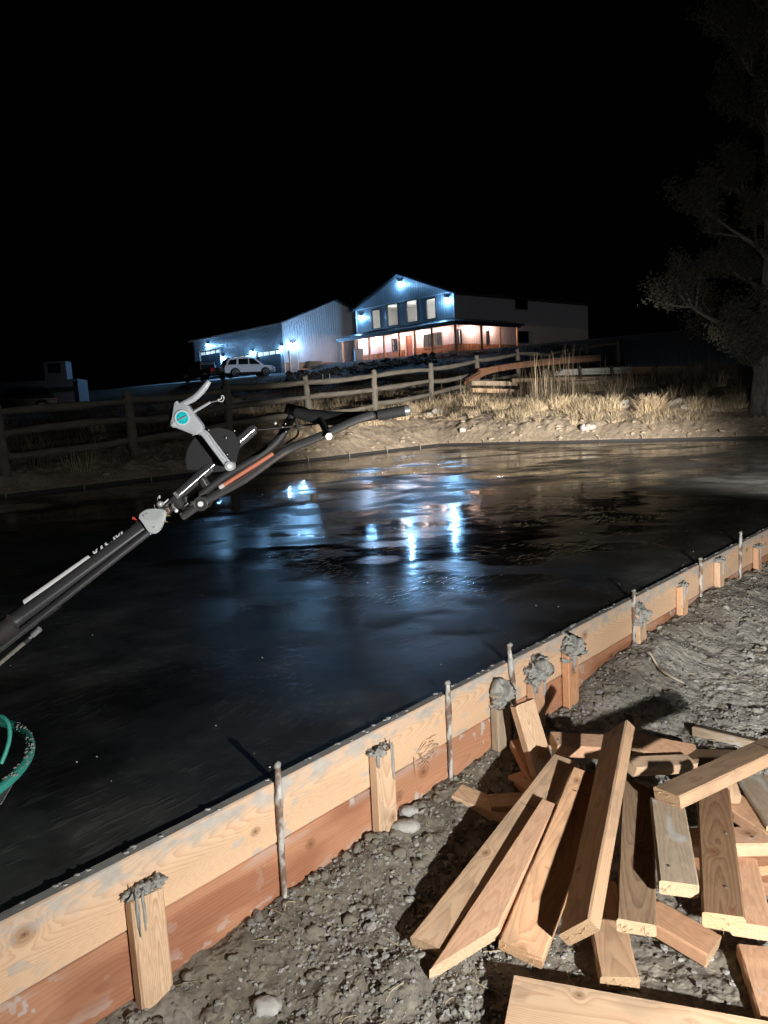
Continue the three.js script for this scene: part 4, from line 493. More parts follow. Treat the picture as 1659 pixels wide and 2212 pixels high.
// ------------------------------------------------------------------ boards and bundles stacked beyond the fence
{
  const rustWood = [0, 1].map((k) => new THREE.MeshStandardMaterial({ map: woodTex.pink, color: C(0.34 - 0.12 * k, 0.28 - 0.09 * k, 0.25 - 0.07 * k), roughness: 0.7 }));
  const bent = (pts, w, t) => { const c = new THREE.CatmullRomCurve3(pts), sh = new THREE.Shape([new THREE.Vector2(-t / 2, -w / 2), new THREE.Vector2(t / 2, -w / 2), new THREE.Vector2(t / 2, w / 2), new THREE.Vector2(-t / 2, w / 2)]); return new THREE.ExtrudeGeometry(sh, { steps: 24, extrudePath: c }); };
  const g = thing('board_stack', P(1150, 800, 25).toArray(), 0, 'stack of long reddish brown boards sagging at one end, beyond the fence', 'boards');
  const rows = [[[[1006, 827], [1046, 805], [1100, 793], [1190, 783], [1296, 774]], 24.6, 0], [[[1008, 821], [1048, 799], [1105, 788], [1190, 778], [1296, 770]], 24.75, 1], [[[1035, 800], [1080, 794], [1140, 784], [1200, 778], [1262, 773]], 25.0, 0]];
  rows.forEach(([pts, d, k]) => { for (const dd of [0, 0.3, 0.6]) wpart(g, 'board', bent(pts.map(([x, y], i) => P(x, y + 1 - dd * 2, d + dd + i * 0.5)), 0.13, 0.13), rustWood[k]); });
  const greyWood = [wood.grey[0], wood.greydark[0]];
  const beam = (label, a, b, d, h, w, mat) => { const pa = P(...a, d), pb = P(...b, d + 0.5), m = mesh('timber', board(pa.distanceTo(pb), w, h, { n: 4, jag: 0.01, seed: Math.round(a[0]) }), [mat, mat]); orient(m, pa.clone().add(pb).multiplyScalar(0.5), pb.clone().sub(pa)); tag(m, label, 'timber'); return m; };
  beam('grey squared timber under the low end of the sagging brown boards', [1016, 828], [1116, 829], 24.3, 0.14, 0.25, greyWood[0]);
  beam('pale timber lying lowest in the grass below the brown boards', [1018, 843], [1108, 846], 24.0, 0.13, 0.2, wood.fir[0]);
  beam('long grey timber under the strapped bundle of strips', [1105, 822], [1335, 816], 24.4, 0.11, 0.2, greyWood[1]);
  beam('second long grey timber half hidden in the tall grass', [1170, 834], [1420, 815], 24.1, 0.11, 0.2, greyWood[0]);
  beam('brown short box beam at the far end of the strapped bundle', [1362, 801], [1408, 800], 24.6, 0.22, 0.3, wood.pinkdark[0]);
  beam('long grey crate like timber farthest right under the tree', [1412, 803], [1491, 801], 24.7, 0.3, 0.4, wood.greydark[0]);
  const b = thing('strip_bundle', P(1280, 800, 24.5).toArray(), 0, 'bundle of thin pale strips held by two dark straps', 'bundle'), pale = std([0.33, 0.33, 0.31], 0.5), dark = std([0.02, 0.02, 0.02], 0.7);
  for (let k = 0; k < 12; k++) { const y = 796 + (k % 4) * 4 + hash(k, 1, 4) * 2, x0 = 1200 + hash(k, 2, 4) * 18 - (k % 4) * 1, x1 = 1352 + hash(k, 3, 4) * 16, d = 24.3 + Math.floor(k / 4) * 0.12; wpart(b, 'strip', rod(P(x0, y + 3 - (k % 4) * 0.6, d), P(x1, y - 3, d), 0.022, 0.022, 5), pale); }
  for (const x of [1252, 1321]) { const a = P(x, 791, 24.2), c = P(x + 3, 819, 24.2); wpart(b, 'strap', rod(a, c, 0.05, 0.05, 6), dark); }
}
// ------------------------------------------------------------------ dry grass, weeds and stones on the bank
{
  const tuft = (n, h, spread, s, droop) => { // many thin blades, each a bent strip that narrows to a point
    const pos = [], idx = [];
    for (let i = 0; i < n; i++) {
      const a = hash(i, 1, s) * 6.283, r = spread * Math.sqrt(hash(i, 2, s)), x = Math.cos(a) * r, z = Math.sin(a) * r, H = h * (0.45 + 0.6 * hash(i, 3, s)), w = 0.004 + 0.005 * hash(i, 4, s), b = hash(i, 5, s) * 6.283, k = droop * (0.3 + hash(i, 6, s)) * H, o = pos.length / 3;
      for (let j = 0; j <= 3; j++) { const t = j / 3, ww = w * (1 - t * 0.8), bx = x + x * 0.6 * t + Math.cos(b) * k * t * t, bz = z + z * 0.6 * t + Math.sin(b) * k * t * t, c = b + 1.57; pos.push(bx - Math.cos(c) * ww, H * t * (1 - 0.15 * droop * t), bz - Math.sin(c) * ww, bx + Math.cos(c) * ww, H * t * (1 - 0.15 * droop * t), bz + Math.sin(c) * ww); }
      for (let j = 0; j < 3; j++) { const p = o + j * 2; idx.push(p, p + 1, p + 2, p + 2, p + 1, p + 3); }
    }
    const g = new THREE.BufferGeometry(); g.setAttribute('position', new THREE.Float32BufferAttribute(pos, 3)); g.setIndex(idx); g.computeVertexNormals(); return g;
  };
  const blade = new THREE.MeshStandardMaterial({ color: C(1, 1, 1), roughness: 0.95, side: THREE.DoubleSide });
  const scatter = (name, label, geos, spots, cat) => geos.forEach((g, k) => { const mine = spots.filter((_, i) => i % geos.length === k), im = new THREE.InstancedMesh(g, blade, mine.length), M = new THREE.Matrix4(), Q = new THREE.Quaternion(); im.name = numbered(name); im.castShadow = im.receiveShadow = true; mine.forEach(([X, D, s, c], i) => { M.compose(V(X, groundHeight(X, D) - 0.02, -D), Q.setFromAxisAngle(V(0, 1, 0), hash(i, k, 77) * 6.283), V(s, s, s)); im.setMatrixAt(i, M); im.setColorAt(i, C(...c)); }); tag(im, label[k], cat, null, 'stuff'); scene.add(im); });
  const tan = () => { const k = rr(0.75, 1.15); return [0.66 * k, 0.54 * k, 0.355 * k]; }, drab = () => { const k = rr(0.6, 1.3); return [0.11 * k, 0.085 * k, 0.052 * k]; };
  // bright tussocks of dry grass: where they stand along the bank
  seed = 99; const tus = [];
  for (const [px, py, wide, n, s] of [[905, 884, 26, 12, 0.75], [950, 880, 24, 14, 0.8], [985, 872, 22, 12, 0.95], [1020, 874, 22, 20, 1.0], [1052, 876, 14, 12, 0.9], [1080, 880, 16, 10, 0.85], [1118, 882, 22, 14, 0.9], [1162, 884, 12, 20, 1.0], [1212, 880, 18, 24, 1.08], [1258, 882, 16, 22, 1.05], [1312, 884, 22, 26, 1.05], [1405, 886, 14, 26, 1.1], [1500, 884, 20, 12, 0.8], [1560, 884, 34, 12, 0.75], [860, 902, 40, 14, 0.55], [780, 915, 50, 14, 0.5], [700, 930, 50, 14, 0.5], [640, 942, 40, 12, 0.45], [930, 898, 60, 14, 0.4], [1150, 896, 80, 12, 0.35]])
    for (let i = 0; i < n; i++) { const q = bankPoint(px + (rnd() + rnd() - 1) * wide, py + rr(-4, 5)); if (q) tus.push([q.x, -q.z, s * rr(0.75, 1.2), tan()]); }
  for (let i = 0; i < 750; i++) { const X = rr(-3, 8.4), k = rnd(), e = 0.9 + 2.2 * k, t = rr(0, 1), q = bankPoint(rr(640, 1600), lerp(905, 868, k)); if (!q || fbm(q.x * 1.5, q.z * 1.5, 2, 94) < 0.4) continue; tus.push([q.x + rr(-0.2, 0.2), -q.z + rr(-0.3, 0.5), rr(0.35, 0.85), ((w) => tan().map((v) => v * w))(rr(0.45, 0.85))]); }
  scatter('dry_grass', ['tussocks of tall dry tan grass along the top of the bank', 'bunches of dry tan grass on the bank beside the stones', 'short dry tan grass spreading down the bank'], [tuft(60, 0.36, 0.13, 1, 0.65), tuft(46, 0.32, 0.18, 2, 0.85), tuft(60, 0.26, 0.22, 3, 1.1)], tus, 'grass');
  // drab weeds behind and along the fence, thinner to the left
  const weeds = []; for (let i = 0; i < 2600; i++) { const X = rr(-9, 12), D = rr(10, 31), e = Math.max(e1(X, D), e2(X, D)); if (e < 0.5 || e > 9) continue; if (X > -2.5 && e < 1.6) continue; if (fbm(X * 0.9, D * 0.9, 2, 92) < 0.42) continue; weeds.push([X, D, rr(0.4, 1.05), rnd() < 0.18 ? tan().map((v) => v * 0.45) : drab()]); }
  scatter('weeds', ['drab brown weeds between the fence and the lumber', 'low tangled weeds round the foot of the fence'], [tuft(36, 0.5, 0.2, 11, 0.6), tuft(40, 0.36, 0.26, 12, 0.9)], weeds, 'weeds');
  const slope = []; for (let i = 0; i < 5000; i++) { const D = rr(26, 66), X = rr(-0.42, 0.32) * D, e = e2(X, D); if (e < 8 || e > 41 || (X < -5 && e > 33) || fbm(X * 0.4, D * 0.4, 3, 96) < 0.42) continue; slope.push([X, D, rr(0.5, 1.3), drab().map((v) => v * 0.45)]); }
  scatter('weeds', ['dark weeds covering the slope between the fence and the house', 'dark trampled weeds on the slope beside the driveway'], [tuft(30, 0.42, 0.3, 31, 0.8), tuft(26, 0.3, 0.4, 32, 1)], slope, 'weeds');
  const reeds = []; for (let i = 0; i < 420; i++) { const k = rnd(), X = lerp(1.5, 9.6, k), D = rr(21.5, 23.6) - 0.35 * Math.max(0, X - 5), dense = X > 4.3 && X < 5.6 ? 0.75 : X > 6.4 ? 0.4 : 0.1; if (rnd() < dense) reeds.push([X, D, rr(0.5, X > 4.3 && X < 5.6 ? 1.15 : 0.8), X < 5.6 && rnd() < 0.4 ? tan().map((v) => v * 0.6) : drab().map((v) => v * 0.7)]); }
  scatter('reeds', ['tall thin dead stalks standing before the stacked lumber', 'dark dead stalks crowding under the tree'], [tuft(9, 1.25, 0.14, 21, 0.12), tuft(7, 1.0, 0.2, 22, 0.2)], reeds, 'stalks');
  const stones = [[[1152, 882], 0.13, 'pale flat stone between two tussocks of dry grass'], [[1187, 878], 0.13, 'squarish stone just right of the pale flat one, in front of tall grass'], [[1352, 879], 0.14, 'white stone left of the lone tussock of dry grass'], [[1374, 877], 0.16, 'larger white stone touching the lone tussock of dry grass'], [[1437, 881], 0.12, 'small white stone right of the lone tussock'], [[1466, 875], 0.17, 'biggest pale stone, toward the tree'], [[1480, 884], 0.1, 'small grey stone below the biggest pale one'], [[1545, 886], 0.09, 'small bright stone close to the tree'], [[1268, 927], 0.12, 'rounded stone low on the bare bank'], [[1275, 925], 0.11, 'second rounded stone low on the bare bank, on the right of its twin'], [[943, 895], 0.14, 'broken pale slab of stone behind the end of the trowel handle'], [[925, 900], 0.12, 'lower broken stone behind the end of the trowel handle'], [[1000, 931], 0.08, 'yellowish chip of stone halfway up the bare bank']];
  const smat = [std([0.4, 0.38, 0.34], 0.85, 0, { bumpMap: mortarBump, bumpScale: 0.02 }), std([0.3, 0.28, 0.24], 0.9, 0, { bumpMap: mortarBump, bumpScale: 0.02 })];
  stones.forEach(([[px, py], r, label], i) => { const q = bankPoint(px, py); if (!q) return; const m = mesh('stone', lump(r, 1.25, 0.75, 0.9, 0.6, i + 500, 3), smat[i % 2]); m.position.set(q.x, q.y + r * 0.25, q.z); tag(m, label, 'stone'); });
  const clods = []; seed = 31; for (let i = 0; i < 420; i++) { const u = rnd(), left = rnd() < 0.45, t = left ? rr(0, 9) : rr(0, 9.5), e = 0.12 + 1.5 * rnd() * rnd(), X = FC[0] + (left ? -EL[0] * t - EL[1] * e : ER[0] * t - ER[1] * e), D = FC[1] + (left ? -EL[1] * t + EL[0] * e : ER[1] * t + ER[0] * e), r = 0.012 + 0.045 * u * u * u * u, q = lump(r, 1.3, 0.7, 1, 0.9, i, 1); q.translate(X, groundHeight(X, D) + r * 0.2, -D); clods.push(q); }
  tag(mesh('bank_clods', merge(clods), std([0.27, 0.225, 0.165], 0.95)), 'broken clods of tan dirt on the bare bank above the slab', 'dirt', null, 'stuff');
}
// ------------------------------------------------------------------ house and garage on the hill
const HT = -47.4 * Math.PI / 180;
const sidingBump = texture(64, 8, (u) => { const f = (u * 4) % 1; return f < 0.16 ? sstep(0, 0.05, f) * sstep(0.16, 0.11, f) : f > 0.55 && f < 0.62 ? 0.35 : 0.02; }, false); sidingBump.repeat.set(1 / 1.2, 1);
const siding = (c) => new THREE.MeshStandardMaterial({ color: C(...c), roughness: 0.42, metalness: 0.1, bumpMap: sidingBump, bumpScale: 0.06 });
const boardTex = texture(512, 128, (u, v) => { const k = 0.7 + 0.5 * tfbm(u, v, 4, 3, 401) + 0.25 * (tnoise(u * 64, v * 4, 64, 402) - 0.5); return [k, k, k].map((x) => clamp(x, 0, 1)); });
const charcoal = siding([0.15, 0.17, 0.19]), pale = siding([0.5, 0.5, 0.52]), cedar = new THREE.MeshStandardMaterial({ map: boardTex, color: C(0.36, 0.165, 0.08), roughness: 0.6 }), postWood = std([0.5, 0.27, 0.13], 0.6), plaster = siding([0.72, 0.6, 0.57]), trim = std([0.035, 0.036, 0.04], 0.45), roofMat = std([0.03, 0.032, 0.036], 0.3, 0.5), whiteWall = std([0.8, 0.78, 0.74], 0.8), glassMat = new THREE.MeshPhysicalMaterial({ color: C(1, 1, 1), transmission: 1, roughness: 0.02, thickness: 0, ior: 1.45 }), blackGlass = std([0.006, 0.007, 0.009], 0.08), wallpackGlow = new THREE.MeshStandardMaterial({ color: C(0.8, 0.9, 1), emissive: C(0.62, 0.85, 1), emissiveIntensity: 6 }), warmGlow = new THREE.MeshStandardMaterial({ color: C(1, 0.9, 0.8), emissive: C(1, 0.82, 0.66), emissiveIntensity: 5 });
const rectShape = (x0, y0, x1, y1) => new THREE.Shape([[x0, y0], [x1, y0], [x1, y1], [x0, y1]].map((p) => new THREE.Vector2(...p)));
const hole = (x0, y0, x1, y1) => new THREE.Path([[x0, y0], [x0, y1], [x1, y1], [x1, y0]].map((p) => new THREE.Vector2(...p)));
const wall = (shape, holes, th = 0.15) => { shape.holes = holes.map((h) => hole(...h)); const g = new THREE.ExtrudeGeometry(shape, { depth: th, bevelEnabled: false }); g.translate(0, 0, -th); return g; };
const poly = (...p) => new THREE.Shape(p.map((q) => new THREE.Vector2(...q)));
// a window: frame of four bars round an opening, a pane set back; in the xy plane of its parent
function windowPart(parent, x0, y0, x1, y1, o = {}) {
  const w = mesh('window', merge([box(x1 - x0 + 0.16, 0.1, 0.1, (x0 + x1) / 2, y1 + 0.03, 0.0), box(x1 - x0 + 0.16, 0.1, 0.1, (x0 + x1) / 2, y0 - 0.03, 0), box(0.1, y1 - y0, 0.1, x0 - 0.03, (y0 + y1) / 2, 0), box(0.1, y1 - y0, 0.1, x1 + 0.03, (y0 + y1) / 2, 0), ...(o.bars || []).map(([a, b, c, d]) => box(a, b, 0.05, c, d, -0.05))]), trim, parent);
  mesh('window_pane', box(x1 - x0 + 0.02, y1 - y0 + 0.02, 0.012, (x0 + x1) / 2, (y0 + y1) / 2, -0.09), o.glass || glassMat, w); return w;
}
function wallLamp(parent, x, y, z, power = 1, side = 0) { // wall pack: a sloped housing and a glowing lens, on the front (side = 0) or on the right gable
  const l = mesh('wall_lamp', rbox(0.4, 0.05, 0.24, 0.02, 0, 0.22, 0.12), std([0.5, 0.5, 0.5], 0.4), parent); l.position.set(x, y, z); l.rotation.y = side * Math.PI / 2;
  mesh('lamp_lens', rbox(0.36, 0.38, 0.2, 0.05, 0, 0.0, 0.1), wallpackGlow, l).castShadow = false;
  const p = new THREE.PointLight(C(...WALLPACK.color), WALLPACK.I * power); p.position.set(0, 0, 0.33); p.castShadow = true; p.shadow.radius = 4; l.add(p);
  const b = new THREE.SpotLight(C(...WALLPACK.color), WALLPACK.beam * power, 0, 1.25, 0.8); b.position.set(0, 0, 0.24); b.target.position.set(0, -2.2, 5); b.castShadow = true; b.shadow.radius = 4; l.add(b); l.add(b.target); return l;
}
{
  const h = thing('house', [7.21, 5.5, -70.12], HT, 'two storey barn style house with lit porch, four bright upper windows and gable lamps', 'house');
  const W = 13.16, E = 5.35, PK = 7.9, Ld = 21.4, ups = [[-10.85, 3.22, -9.65, 4.98], [-8.6, 3.25, -7.14, 5.24], [-5.98, 3.28, -4.55, 5.24], [-3.39, 3.28, -2.22, 5.04]], lows = [[-8.12, 0.84, -7.42, 1.95], [-3.84, 0.62, -2.83, 1.92], [-2.7, 0.62, -1.68, 1.92]], door = [-6.25, -0.02, -5.35, 2.05];
  mesh('front_wall', wall(poly([-W, 2.62], [0, 2.62], [0, E], [-W / 2, PK], [-W, E]), ups), charcoal, h);
  mesh('porch_wall', wall(rectShape(-W, 0.8, 0, 2.62), [...lows.map(([a, b, c, d]) => [a, Math.max(b, 0.803), c, d]), [door[0], 0.803, door[2], door[3]]]), plaster, h);
  const wains = (a, b) => box(b - a, 0.78, 0.18, (a + b) / 2, 0.39, -0.06); mesh('wainscot', merge([wains(-W, door[0]), wains(door[2], 0)]), cedar, h);
  const bat = []; for (let x = -W + 0.2; x < 0; x += 0.4) if (x < door[0] - 0.05 || x > door[2] + 0.05) bat.push(box(0.05, 0.76, 0.03, x, 0.39, 0.045)); for (let z = 0.3; z < 21; z += 0.4) bat.push(box(0.03, 0.76, 0.05, 0.045, 0.39, -z)); mesh('batten', merge(bat), cedar, h).userData.kind = 'stuff';
  const side = mesh('side_wall', wall(rectShape(-Ld, 2.62, -0.002, E), []), siding([0.5, 0.49, 0.5]), h); side.rotation.y = -Math.PI / 2; side.position.x = -0.15;
  const side2 = mesh('porch_wall', wall(rectShape(-Ld, 0.8, -0.002, 2.618), [[-0.8, 0.81, -0.45, 1.99], [-4.72, 0.81, -4.4, 2.0]]), plaster, h); side2.rotation.y = -Math.PI / 2; side2.position.x = -0.15;
  mesh('wainscot', box(0.18, 0.78, Ld - 0.05, -0.06, 0.39, -Ld / 2 - 0.03), cedar, h);
  mesh('side_wall', box(0.15, E, Ld - 0.2, -W + 0.08, E / 2, -Ld / 2 - 0.1), charcoal, h); mesh('rear_wall', wall(poly([-W, 0], [0, 0], [0, E], [-W / 2, PK], [-W, E]), []).translate(0, 0, -Ld), pale, h);
  const slope = Math.atan2(PK - E, W / 2), sl = Math.hypot(PK - E, W / 2) + 0.5;
  for (const s of [-1, 1]) { const r = mesh('roof', box(sl, 0.12, Ld + 0.9, 0, 0, 0), roofMat, h); r.position.set(-W / 2 + s * (Math.cos(slope) * sl / 2), PK - Math.sin(slope) * sl / 2 + 0.1, -Ld / 2); r.rotation.z = -s * slope; const f = mesh('fascia', box(sl, 0.26, 0.05, 0, -0.08, Ld / 2 + 0.42), trim, r); }
  mesh('trim_band', box(W, 0.09, 0.03, -W / 2, E - 0.03, 0.018), std([0.4, 0.42, 0.44], 0.5), h); mesh('corner_trim', box(0.1, E - 2.7, 0.1, 0.0, 2.65 + (E - 2.7) / 2, 0.0), std([0.4, 0.42, 0.44], 0.5), h); mesh('corner_trim', box(0.1, E - 2.7, 0.1, -W, 2.65 + (E - 2.7) / 2, 0), std([0.4, 0.42, 0.44], 0.5), h);
  for (const u of ups) windowPart(h, ...u);
  windowPart(h, ...lows[0], { bars: [[0.68, 0.05, -7.77, 1.4], [0.04, 1.0, -7.77, 1.4]] }); windowPart(h, ...lows[1], { bars: [[0.04, 1.2, -3.34, 1.27]] }); windowPart(h, ...lows[2], { bars: [[0.04, 1.2, -2.19, 1.27]] });
  const sw = (z0, y0, z1, y1, o) => { const w = windowPart(h, -z0 * -1, y0, -z1 * -1, y1, o); w.rotation.y = Math.PI / 2; return w; }; sw(0.45, 0.75, 0.8, 1.97); sw(4.4, 0.75, 4.72, 2.0); sw(8.92, 4.25, 10.72, 5.1, { glass: blackGlass, bars: [[0.05, 0.9, 9.8, 4.7]] }); sw(9.2, 1.05, 10.75, 2.05, { glass: blackGlass, bars: [[0.05, 1.0, 9.95, 1.55]] });
  for (const w of h.children.slice(-2)) w.children[0].position.z = 0.11;
  const d = mesh('front_door', rbox(0.86, 2.03, 0.06, 0.01, -5.8, 1.0, -0.06), std([0.4, 0.13, 0.05], 0.45), h); mesh('door_frame', merge([box(0.1, 2.1, 0.12, -6.3, 1.03, 0.02), box(0.1, 2.1, 0.12, -5.3, 1.03, 0.02), box(1.1, 0.1, 0.12, -5.8, 2.1, 0.02)]), std([0.6, 0.5, 0.45], 0.5), d); mesh('handle', rbox(0.04, 0.2, 0.05, 0.01, -6.14, 1.0, 0.0), std([0.3, 0.28, 0.25], 0.3, 0.8), d); for (const y of [0.55, 1.45]) mesh('door_panel', rbox(0.55, 0.7, 0.02, 0.008, -5.8, y, -0.025), std([0.34, 0.11, 0.04], 0.45), d);
  // rooms seen through the windows
  mesh('interior_wall', merge([box(W - 0.4, 2.75, 0.1, -W / 2, 4.15, -5.2), box(0.1, 2.75, 5, -W + 0.4, 4.15, -2.7), box(0.1, 2.75, 5, -0.35, 4.15, -2.7), box(W - 0.4, 0.1, 5, -W / 2, 2.76, -2.7), box(W - 0.4, 0.1, 5, -W / 2, 5.5, -2.7), box(W - 0.4, 2.5, 0.1, -W / 2, 1.3, -3.2), box(0.1, 2.5, 3, -W + 0.4, 1.3, -1.65), box(W - 0.4, 0.1, 3, -W / 2, 2.6, -1.65), box(0.1, 2.5, 3.4, -4.9, 1.3, -1.8), box(0.1, 2.5, 6.5, -1.3, 1.3, -3.4)]), whiteWall, h);
  for (const [x, y] of [[-7.7, 4.75], [-5.2, 4.85], [-2.7, 4.8]]) { const p = mesh('pendant_lamp', new THREE.LatheGeometry([[0.02, 0.3], [0.08, 0.24], [0.24, 0.02], [0.26, 0]].map((q) => new THREE.Vector2(...q)), 16), std([0.6, 0.55, 0.4], 0.4), h); p.position.set(x, y, -1.6); const bulb = mesh('lamp_bulb', new THREE.SphereGeometry(0.13, 12, 8), warmGlow, p); bulb.position.y = 0.02; mesh('cord', rod(V(0, 0.3, 0), V(0, 0.75, 0), 0.01), trim, p); }
  mesh('wreath', new THREE.TorusGeometry(0.3, 0.07, 8, 24).translate(-5.0, 3.75, -5.1), std([0.25, 0.22, 0.18], 0.8), h);
  for (const [x, y, z, k] of [[-10.2, 4.9, -2.2, 0.5], [-7.2, 4.6, -2.6, 1], [-4.6, 4.6, -2.6, 1], [-2.2, 4.7, -2.2, 0.8], [-8, 2.2, -1.8, 0.12], [-3, 2.2, -1.8, 0.16], [-0.7, 2.2, -1.8, 0.5]]) { const p = new THREE.PointLight(C(...ROOM.color), ROOM.I * k); p.position.set(x, y, z); p.castShadow = true; p.shadow.radius = 5; h.add(p); }
  // porch: floor, posts, beam, roof that wraps round the corner, lamps under it
  mesh('porch_floor', merge([box(W + 2.1, 0.3, 2.35, -W / 2 + 0.95, -0.17, 1.18), box(2.1, 0.3, 7, 1.06, -0.172, -3.5)]), std([0.3, 0.29, 0.27], 0.8), h);
  const px = [-13.03, -11.03, -9.04, -6.98, -4.9, -2.89, -0.79, 1.97]; for (const x of px) mesh('porch_post', rbox(0.16, 2.3, 0.16, 0.015, x, 1.05, 2.2), postWood, h); for (const z of [-1.27, -3.87, -6.43]) mesh('porch_post', rbox(0.16, 2.3, 0.16, 0.015, 1.97, 1.05, z), postWood, h);
  mesh('porch_beam', merge([box(W + 2.5, 0.22, 0.14, -5.6, 2.26, 2.25), box(0.14, 0.22, 9.2, 2.02, 2.26, -2.3)]), trim, h); mesh('porch_ceiling', merge([box(W + 2.2, 0.04, 2.2, -5.6, 2.42, 1.12), box(1.95, 0.04, 7, 1.02, 2.422, -3.52)]), std([0.55, 0.4, 0.34], 0.7), h);
  { // hipped roof of the porch
    const o = 2.5, y0 = 2.42, y1 = 3.02, A = [-13.5, y0, o], B = [2.3, y0, o], Cc = [0, y1, 0], Dd = [-13.16, y1, 0], Ee = [2.3, y0, -7.1], F = [0, y1, -7.1], pos = []; for (const t of [[A, B, Cc], [A, Cc, Dd], [B, Ee, F], [B, F, Cc]]) for (const p of t) pos.push(...p); for (const t of [[A, B, Cc], [A, Cc, Dd], [B, Ee, F], [B, F, Cc]]) for (const p of [t[0], t[2], t[1]]) pos.push(p[0], p[1] - 0.06, p[2]);
    const g = new THREE.BufferGeometry(); g.setAttribute('position', new THREE.Float32BufferAttribute(pos, 3)); g.computeVertexNormals(); const r = mesh('porch_roof', g, roofMat, h); const seams = []; for (let x = -13; x < 2; x += 0.42) { const top = Math.min(0, x), t = x > 0 ? x / 2.3 : 0; seams.push(rod(V(x, y0 + 0.03, o), V(x > 0 ? x : x, lerp(y1, y0, t) + 0.03, o * t), 0.022, 0.022, 4)); } mesh('roof_seam', merge(seams), roofMat, r).userData.kind = 'stuff';
    mesh('fascia', merge([box(15.8, 0.18, 0.04, -5.6, 2.36, 2.52), box(0.04, 0.18, 9.6, 2.32, 2.36, -2.3)]), trim, h);
  }
  for (const [x, z, k] of [[-12.2, 0.6, 1.5], [-9.9, 0.55, 0.55], [-7.2, 0.6, 1.3], [-5.0, 0.9, 0.5], [-3.9, 0.6, 1.2], [-1.5, 0.8, 0.6], [0.6, -2.1, 1.15], [0.6, -4.9, 0.7]]) { const l = mesh('porch_lamp', new THREE.CylinderGeometry(0.09, 0.09, 0.03, 16), warmGlow, h); l.position.set(x, 2.385, z); l.castShadow = false; const p = new THREE.PointLight(C(...PORCH.color), PORCH.I * k); p.position.set(0, -0.22, 0); p.castShadow = true; p.shadow.radius = 3; l.add(p); }
  wallLamp(h, -6.6, 6.9, 0, 1); wallLamp(h, -0.75, 4.62, 0, 1.15); wallLamp(h, -12.4, 4.5, 0, 0.85);
}
